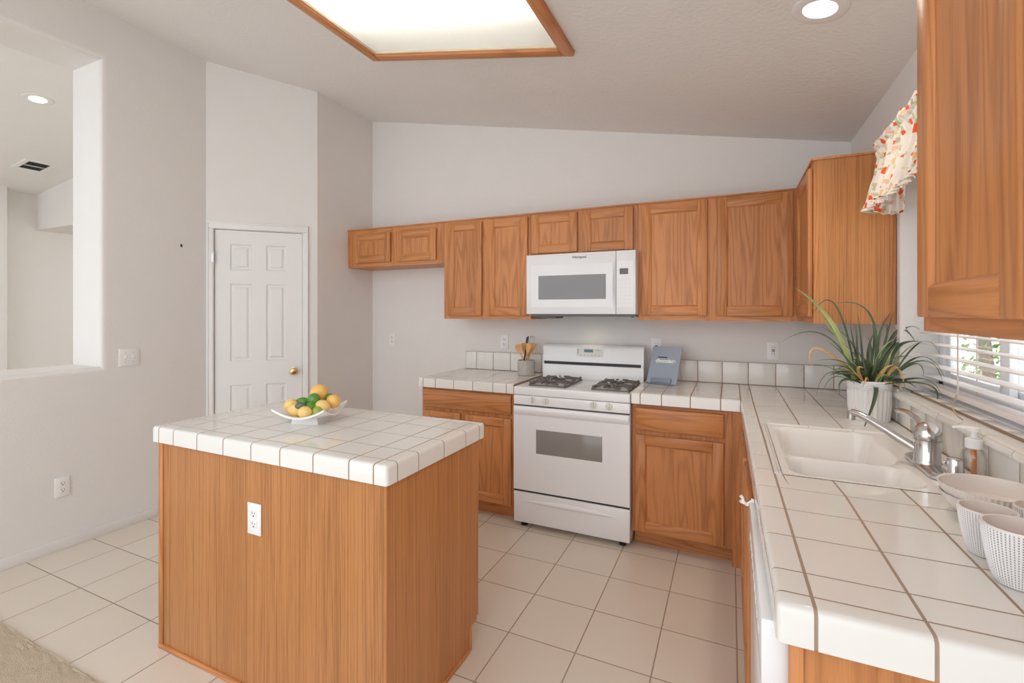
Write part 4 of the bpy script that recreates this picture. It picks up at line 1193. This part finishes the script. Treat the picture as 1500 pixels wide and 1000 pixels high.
# ------------------------------------------------------------------ crock with utensils
CK = (-1.408, 3.300)
t = thing('utensil_crock', 'speckled grey stone crock holding wooden spoons beside the stove', 'crock', (CK[0], CK[1], ZC))
MB().lathe([(0, .001), (.060, .001), (.065, .006), (.0665, .060), (.0655, .112), (.063, .115), (.059, .112), (.059, .010), (0, .008)], seg=40).build('pot', CROCK, t)
def utensil(name, label, cat, tip, foot, mat, head):
    """tip: where the head sits relative to the crock; foot: lower end inside the crock"""
    t = thing(name, label, cat, (CK[0] + foot[0], CK[1] + foot[1], ZC + foot[2]), 0, 'utensils in the crock')
    f_ = Vector((0, 0, 0)); h_ = Vector(tip) - Vector(foot)
    M = h_.to_track_quat('Z', 'X').to_matrix().to_4x4()
    Ln = h_.length
    b = MB(); b.tube([(0, 0, 0), (0, 0, Ln * .55), (0, 0, Ln - .05)], [.006, .0055, .007], 10); b.xf(M); b.build('handle', mat, t)
    b = MB(); head(b, Ln); b.xf(M @ Matrix.Rotation(R(head.__defaults__[0] if head.__defaults__ else 0), 4, 'Z')); b.build('head', mat, t)
    return t
def spoon(b, Ln, turn=0):
    n = 14; vs_ = []
    for k in range(n + 1):
        s_ = k / n; z = Ln - .062 + .080 * s_; w = .007 + .021 * math.sin(math.pi * min(1, s_ * .62 + .05)) ** 1.2 * (1 if s_ < .8 else math.sqrt(max(.03, 1 - ((s_ - .8) / .2) ** 2)))
        d_ = .008 * math.sin(math.pi * s_)
        vs_ += [(-w, 0, z), (0, d_ + .004, z), (w, 0, z), (0, d_ - .004, z)]
    fs = []
    for k in range(n):
        for i in range(4): fs.append([k * 4 + i, k * 4 + (i + 1) % 4, k * 4 + 4 + (i + 1) % 4, k * 4 + 4 + i])
    fs += [[0, 1, 2, 3], [n * 4 + 3, n * 4 + 2, n * 4 + 1, n * 4]]
    b.add(vs_, fs)
def spoon_b(b, Ln, turn=25): spoon(b, Ln)
def spoon_c(b, Ln, turn=-20): spoon(b, Ln)
def spoon_d(b, Ln, turn=40): spoon(b, Ln)
def slotted(b, Ln, turn=50):
    z0 = Ln - .055; w = .030
    for k in range(5):
        x = -w + k * .015
        b.box(x - .0045, x + .0045, -.002, .002, z0 + .012, z0 + .062, 0, .001)
    b.box(-w - .004, w + .004, -.002, .002, z0, z0 + .014, 0, .001); b.box(-w - .004, w + .004, -.002, .002, z0 + .060, z0 + .070, 0, .001)
utensil('wooden_spoon', 'wooden spoon leaning furthest left in the speckled crock', 'spoon', (-.060, -.010, .215), (.015, .0, .012), BAMBOO, spoon)
utensil('wooden_spoon', 'wooden spoon just right of the leftmost one in the crock', 'spoon', (-.026, .015, .225), (.010, .02, .012), BAMBOO, spoon_b)
utensil('wooden_spoon', 'wooden spoon just right of the black spatula handle', 'spoon', (.024, -.012, .225), (-.012, -.012, .012), BAMBOO, spoon_c)
utensil('wooden_spoon', 'wooden spoon leaning furthest right in the speckled crock', 'spoon', (.052, .004, .228), (-.018, .004, .012), BAMBOO, spoon_d)
utensil('slotted_spatula', 'black slotted spatula standing behind the wooden spoons', 'spatula', (-.006, .038, .275), (-.022, -.03, .012), BLACKP, slotted)
def whisk(b, Ln, turn=0):
    for k in range(4):
        an = math.pi * k / 4; pts = []
        for q in range(13):
            s_ = q / 12 * math.pi; r_ = .026 * math.sin(s_) ** .8; pts.append((r_ * math.cos(an) * (1 if q <= 12 else -1), r_ * math.sin(an), Ln - .06 + .085 * (1 - math.cos(s_)) / 2))
        b.tube(pts, .0011, 5); b.tube([(-p[0], -p[1], p[2]) for p in pts], .0011, 5)
utensil('wire_whisk', 'thin steel wire whisk at the back of the crock', 'whisk', (.034, .040, .270), (.0, -.02, .012), STEEL, whisk)

# ------------------------------------------------------------------ cookbook on its stand
BK = (-.418, 3.232)
t = thing('cookbook', 'blue grey cookbook lettered chocolate leaning open faced right of the stove', 'book', (BK[0], BK[1], ZC + .007), -16)
bw, bh, bt = .200, .262, .016
tilt = Matrix.Translation((0, 0, .002)) @ Matrix.Rotation(R(-26), 4, 'X')
BKM = simple('book_blue_grey', (.34, .385, .465), .5)
b = MB(); b.box(-bw / 2, bw / 2, 0, .002, 0, bh, 0, .0008, 1).box(-bw / 2, bw / 2, bt - .002, bt, 0, bh, 0, .0008, 1).box(-bw / 2, -bw / 2 + .002, 0, bt, 0, bh); b.xf(tilt); b.build('cover', BKM, t)
b = MB(); b.box(-bw / 2 + .002, bw / 2 - .003, .002, bt - .002, .003, bh - .003); b.xf(tilt); b.build('pages', simple('paper', (.8, .78, .72), .8), t, smooth=0)
eul = (R(90) + R(-26) * -1 * -1, 0, 0)
def on_cover(x, z): return tilt @ Vector((x, -.0008, z))
WHT = simple('print_white', (.86, .86, .84), .6); DKG = simple('print_dark', (.05, .06, .08), .6)
text_obj('title_lettering', 'chocolate', .038, WHT, t, on_cover(0.005, .158), rot=(R(90 - 26), 0, 0), bold=.0016, sx=.92)
b = MB(); b.box(-.052, .012, -.0010, .0004, .179, .187); b.xf(tilt); b.build('subtitle_band', DKG, t, smooth=0)
st = thing('book_stand', 'thin wire easel with a front lip holding the blue grey book', 'stand', (BK[0], BK[1], ZC), -16)
b = MB(); b.box(-.068, .068, -.016, -.006, .012, .040, 0, .001); b.xf(Matrix.Rotation(R(-26), 4, 'X')); b.build('lip', simple('stand_blue_grey', (.22, .265, .34), .45), st)
b = MB(); b.tube([(-.09, -.012, .002), (.09, -.012, .002)], .002, 6)
for x in (-.085, .085):
    b.tube([(x, -.012, .002), (x * .9, .028, .002), (x * .8, .110, .175)], .002, 6); b.tube([(x * .8, .110, .175), (x * 1.05, .150, .002)], .0018, 6)
b.build('wire_frame', STEEL, st)

# ------------------------------------------------------------------ fruit bowl
FB = (-1.668, 1.512)
t = thing('fruit_bowl', 'square white footed bowl with upswept corners heaped with citrus', 'bowl', (FB[0], FB[1], ZC), 20)
n = 24; hw = .122; b = MB()
def bz(u, v_):
    m2 = max(abs(u), abs(v_)); c_ = abs(u * v_)
    return .024 + .008 * m2 ** 2.5 + .036 * c_ ** 1.8
for lay in (0, 1):
    for i in range(n + 1):
        for j in range(n + 1):
            u, v_ = -1 + 2 * i / n, -1 + 2 * j / n
            k = 1 - .035 * (1 - abs(u) ** 2) * 0
            b.v.append((u * hw * .93, v_ * hw * .93, bz(u, v_) + (.009 if lay == 0 else 0)))
nn = (n + 1) * (n + 1)
for i in range(n):
    for j in range(n):
        a = i * (n + 1) + j
        b.f.append([a, a + 1, a + n + 2, a + n + 1]); b.m.append(0); b.f.append([nn + a, nn + a + n + 1, nn + a + n + 2, nn + a + 1]); b.m.append(0)
for i in range(n):
    for (p, q) in ((i * (n + 1), (i + 1) * (n + 1)), (i * (n + 1) + n, (i + 1) * (n + 1) + n), (i, i + 1), (n * (n + 1) + i, n * (n + 1) + i + 1)):
        b.f.append([p, q, nn + q, nn + p]); b.m.append(0)
b.build('dish', CERAM, t, smooth=60)
b = MB(); b.prism([(-.060, 0), (.060, 0), (.054, .028), (-.054, .028)], 'Y', -.058, .058); b.build('foot', CERAM, t, smooth=0)
E1, E2 = Vector((.908, .419, 0)), Vector((-.419, .908, 0))
def fruit(name, label, cat, dx, dz, dep, r, mat, el=1.0, ang=0, nub=False):
    c = Vector((FB[0], FB[1], ZC)) + E1 * dx + E2 * dep + Vector((0, 0, dz))
    t = bpy.data.objects.new(name, None)
    b = MB(); b.ball((0, 0, 0), r, el, 1, 1, seg=22)
    if nub:
        for k in range(len(b.v)):
            x, y, z = b.v[k]; q = abs(x) / (r * el)
            if q > .8: s_ = 1 + (q - .8) * .55; b.v[k] = (x * s_, y, z)
    bpy.data.objects.remove(t)
    o = b.build(name, mat, None, smooth=60); o.location = c; o.rotation_euler = (0, R(ang), R(24.8))
    return tag(o, label, cat, 'fruit heaped in the white bowl')
fruit('orange', 'large yellow orange topping the pile in the white bowl', 'orange', .016, .116, .045, .040, ORANGE)
fruit('orange', 'yellow orange fruit at the far right rim of the bowl', 'orange', .088, .084, .020, .031, ORANGE, 1.0)
fruit('lemon', 'pale lemon lying in front of the right hand orange', 'lemon', .060, .074, -.030, .026, LEMON, 1.20, 12, True)
fruit('lime', 'glossy green lime at the center top of the pile', 'lime', .020, .102, -.022, .026, LIME)
fruit('lime', 'glossy green lime just under the center one', 'lime', .016, .070, -.040, .024, LIME, 1.05)
fruit('lime', 'long green lime on the left of the pile behind the lemons', 'lime', -.044, .082, .015, .021, LIME, 1.5, 0, True)
fruit('lemon', 'lemon at the far left of the white bowl', 'lemon', -.086, .072, -.010, .028, LEMON, 1.05, -20, True)
fruit('lemon', 'lemon at front left under the dark avocado piece', 'lemon', -.046, .060, -.050, .028, LEMON, 1.15, 10, True)
fruit('avocado', 'dark grey green avocado lying across the front lemons', 'avocado', -.022, .081, -.062, .015, AVOC, 1.5, -12)
fruit('lemon', 'lemon at the front center of the bowl', 'lemon', .004, .056, -.074, .026, LEMON, 1.1, 0, True)
fruit('lime', 'yellow green lime at the front right of the bowl', 'lime', .050, .056, -.058, .022, LIMEY)
fruit('lime', 'small green lime peeking out behind the right hand lemon', 'lime', .064, .096, .040, .020, LIME)

# ------------------------------------------------------------------ potted plant
PP = Vector((.562, 2.585, ZC))
t = thing('potted_plant', 'spiky green spider plant in a ribbed white pot beside the sink', 'plant', PP)
PR, PHT = .081, .178
flute_lathe(MB(), [(0, .002, 0), (PR * .86, 0, 0), (PR * .90, .004, .4), (PR * .97, .06, 1), (PR * .99, .130, 1), (PR, .134, 0), (PR * 1.02, .150, 0), (PR * 1.02, PHT - .004, 0), (PR, PHT, 0), (PR * .93, PHT - .004, 0), (PR * .90, .15, 0)], 26, .0022, 8).build('pot', CERAM, t)
b = MB()
for z in (.141, .150, .159, .168):
    b.tube([(math.cos(a) * PR * 1.022, math.sin(a) * PR * 1.022, z + .002 * math.sin(a * 9 + z * 300)) for a in [R(k * 6) for k in range(61)]], .0016, 5)
b.build('rim_beading', simple('beading_grey', (.66, .68, .72), .4), t)
MB().lathe([(0, .160), (PR * .6, .162), (PR * .92, .155)], seg=28).build('soil', SOIL, t)
# leaf tables: (middle point, tip, width), metres from the pot's base
G_L = [((-0.18, -0.116, 0.374), (-0.358, -0.231, 0.352), 0.01), ((-0.127, -0.026, 0.504), (-0.233, -0.13, 0.464), 0.009), ((0.002, -0.032, 0.455), (-0.152, -0.125, 0.515), 0.012), ((-0.1, -0.046, 0.317), (-0.192, -0.088, 0.415), 0.012), ((-0.071, -0.011, 0.347), (-0.189, -0.054, 0.417), 0.008), ((0.036, 0.016, 0.348), (0.085, 0.017, 0.479), 0.014), ((0.057, 0.004, 0.334), (0.09, 0.008, 0.482), 0.014), ((0.069, 0.054, 0.31), (0.074, 0.034, 0.439), 0.01), ((0.101, 0.025, 0.388), (0.143, -0.081, 0.348), 0.016), ((0.114, 0.02, 0.38), (0.143, -0.128, 0.406), 0.015), ((0.086, -0.015, 0.312), (0.143, -0.144, 0.36), 0.024), ((0.143, -0.105, 0.349), (0.143, -0.336, 0.318), 0.007), ((0.143, -0.105, 0.293), (0.143, -0.373, 0.244), 0.009), ((0.143, -0.144, 0.282), (0.143, -0.361, 0.208), 0.007), ((0.143, -0.049, 0.259), (0.143, -0.166, 0.218), 0.008), ((0.143, -0.128, 0.208), (0.143, -0.336, 0.182), 0.009), ((0.143, -0.258, 0.193), (0.143, -0.173, 0.052), 0.008), ((0.105, -0.018, 0.186), (0.143, -0.081, 0.162), 0.014), ((0.13, -0.028, 0.147), (0.143, -0.159, 0.113), 0.006), ((-0.007, -0.13, 0.124), (-0.062, -0.166, -0.029), 0.018), ((-0.12, -0.144, 0.189), (-0.14, -0.175, 0.128), 0.012), ((-0.164, -0.109, 0.214), (-0.226, -0.17, 0.109), 0.004), ((-0.15, -0.113, 0.195), (-0.206, -0.183, 0.121), 0.0035), ((-0.192, -0.111, 0.243), (-0.292, -0.19, 0.217), 0.003), ((-0.045, -0.01, 0.286), (-0.056, -0.026, 0.439), 0.013), ((-0.026, 0.01, 0.331), (-0.045, -0.01, 0.476), 0.01), ((-0.001, 0.011, 0.301), (0.03, 0.014, 0.4), 0.014), ((0.002, -0.032, 0.29), (-0.017, -0.041, 0.38), 0.012), ((-0.103, -0.103, 0.277), (-0.188, -0.164, 0.358), 0.009), ((-0.103, -0.103, 0.256), (-0.227, -0.193, 0.271), 0.009), ((-0.094, -0.12, 0.234), (-0.178, -0.181, 0.251), 0.008), ((0.056, -0.04, 0.263), (0.139, -0.046, 0.29), 0.01), ((0.038, -0.016, 0.275), (0.105, -0.018, 0.366), 0.012), ((0.065, -0.003, 0.29), (0.137, -0.003, 0.375), 0.013), ((-0.057, -0.092, 0.263), (-0.129, -0.137, 0.352), 0.009), ((-0.04, -0.107, 0.25), (-0.085, -0.139, 0.339), 0.009), ((0.002, -0.087, 0.241), (0.026, -0.087, 0.318), 0.01), ((0.037, -0.071, 0.221), (0.099, -0.075, 0.268), 0.009), ((-0.091, -0.141, 0.213), (-0.162, -0.185, 0.215), 0.008), ((0.05, -0.065, 0.2), (0.115, -0.068, 0.216), 0.01), ((-0.049, 0.021, 0.308), (-0.069, 0.012, 0.439), 0.008), ((0.03, 0.058, 0.33), (0.016, 0.04, 0.451), 0.009)]
LT_L = [((-0.148, -0.101, 0.416), (-0.306, -0.174, 0.587), 0.024), ((-0.122, -0.067, 0.348), (-0.259, -0.131, 0.531), 0.012), ((0.021, -0.067, 0.299), (0.079, -0.063, 0.365), 0.01), ((0.101, -0.03, 0.287), (0.143, -0.166, 0.367), 0.007), ((0.05, -0.065, 0.271), (0.078, -0.074, 0.337), 0.006), ((0.047, -0.077, 0.251), (0.06, -0.082, 0.325), 0.005), ((-0.08, -0.136, 0.222), (-0.119, -0.165, 0.267), 0.008), ((0.021, -0.09, 0.208), (0.052, -0.097, 0.204), 0.009)]
DRY_L = [((-0.211, -0.152, 0.321), (-0.251, -0.204, 0.233), 0.011), ((0.082, -0.061, 0.243), (0.109, -0.082, 0.137), 0.013), ((-0.034, -0.124, 0.2), (-0.055, -0.152, 0.159), 0.012), ((-0.067, -0.13, 0.234), (-0.044, -0.125, 0.24), 0.016), ((0.06, -0.071, 0.178), (0.106, -0.083, 0.148), 0.007), ((0.037, -0.082, 0.237), (0.071, -0.078, 0.25), 0.012)]

def leaf(mb, base, mid, tip, w):
    """arching strap leaf, slightly folded along its midrib"""
    P0 = Vector(base); P2 = Vector(tip); C = Vector(mid) * 2 - (P0 + P2) / 2
    n_ = 14; vs_ = []; fs = []
    view = Vector((-PP.x, -PP.y, 1.4131 - ZC - .2)).normalized()
    for k in range(n_ + 1):
        s_ = k / n_; p = P0 * (1 - s_) ** 2 + C * 2 * s_ * (1 - s_) + P2 * s_ ** 2
        d_ = ((C - P0) * (1 - s_) + (P2 - C) * s_).normalized()
        sd = d_.cross(view + Vector((.25, 0, .35))).normalized(); up_ = sd.cross(d_).normalized()
        ww = w / 2 * (min(1, .55 + s_ * 2) * (1 - s_ ** 2.2) + .04)
        vs_ += [p - sd * ww, p - up_ * ww * .35, p + sd * ww]
    for k in range(n_):
        fs += [[k * 3, k * 3 + 1, k * 3 + 4, k * 3 + 3], [k * 3 + 1, k * 3 + 2, k * 3 + 5, k * 3 + 4]]
    mb.add(vs_, fs)
def rbase(m):
    """root of a leaf in the soil, on the side it leans to"""
    q = Vector((m[0], m[1], 0)); q = q.normalized() * min(.055, q.length * .6)
    return (q.x + random.uniform(-.018, .018), q.y + random.uniform(-.018, .018), .158)
random.seed(5)
g = MB(); dry = MB(); lt = MB()
for tbl, mb in ((G_L, g), (LT_L, lt), (DRY_L, dry)):
    for m, tp, w in tbl: leaf(mb, rbase(m), m, tp, w)
random.seed(21)
for k in range(105):
    a = random.uniform(0, 2 * math.pi); ln_ = random.uniform(.06, .15); el = random.uniform(.15, 1.2)
    dx, dy = math.cos(a), math.sin(a)
    if dx > .2: ln_ *= .55
    r0 = random.uniform(.0, .06)
    bs = (dx * r0, dy * r0, .158); hx_ = ln_ * math.cos(el); hz_ = ln_ * math.sin(el)
    tip = (dx * (r0 + hx_), dy * (r0 + hx_), .170 + hz_ * .8); mid = (dx * (r0 + hx_ * .5), dy * (r0 + hx_ * .5), .175 + hz_ * .55 + .012)
    leaf(lt if k % 5 == 0 else g, bs, mid, tip, random.uniform(.005, .011))
g.build('green_leaves', LEAF, t, smooth=60, normals=False)
lt.build('pale_leaves', LEAFL, t, smooth=60, normals=False)
dry.build('dry_leaves', LEAFD, t, smooth=60, normals=False)

# ------------------------------------------------------------------ outside the window
struct(MB().box(.87, 16, -4, 18, -.35, -.15).build('ground', GRAVEL, smooth=0))
def foliage(n_, c, rad, sz, seed):
    rnd = random.Random(seed); b = MB()
    for k in range(n_):
        while True:
            v_ = Vector((rnd.uniform(-1, 1), rnd.uniform(-1, 1), rnd.uniform(-1, 1)))
            if .25 < v_.length < 1: break
        p = Vector(c) + Vector((v_.x * rad[0], v_.y * rad[1], v_.z * rad[2]))
        d_ = Vector((rnd.gauss(0, 1), rnd.gauss(0, 1), rnd.gauss(0, .7))).normalized(); s_ = d_.orthogonal().normalized(); u_ = d_.cross(s_)
        L_ = sz * rnd.uniform(.6, 1.3); w_ = L_ * .45
        b.add([p - s_ * L_, p + u_ * w_ + d_ * w_ * .3, p + s_ * L_, p - u_ * w_ + d_ * w_ * .3], [[0, 1, 2, 3]])
    return b
def shrub(name, label, cat, c, rad, sz, n_, seed, mat, trunk=.03):
    t = thing(name, label, cat, (c[0], c[1], -.15), 0)
    foliage(n_, (0, 0, c[2] + .15), rad, sz, seed).build('foliage', mat, t, smooth=0, normals=False)
    MB().tube([(0, 0, -.02), (.04, .03, (c[2] + .15) * .5), (-.03, .06, c[2] + .15), (.05, .02, c[2] + .15 + rad[2] * .6)], [trunk, trunk * .85, trunk * .6, trunk * .25], 8).build('trunk', BARK, t)
    return t
shrub('garden_tree', 'leafy garden tree with grey trunk seen through the blind slats', 'tree', (2.42, 6.60, 1.75), (.62, .6, .85), .055, 620, 5, SHRUB, .075)
shrub('garden_shrub', 'pale sunlit garden shrub seen low through the left window pane', 'shrub', (1.98, 6.45, .50), (.45, .5, .55), .040, 620, 6, SHRUB2, .02)
shrub('garden_shrub', 'bright green garden shrub below the tree outside the window', 'shrub', (3.05, 7.9, .42), (.60, .6, .50), .045, 620, 8, SHRUB, .02)
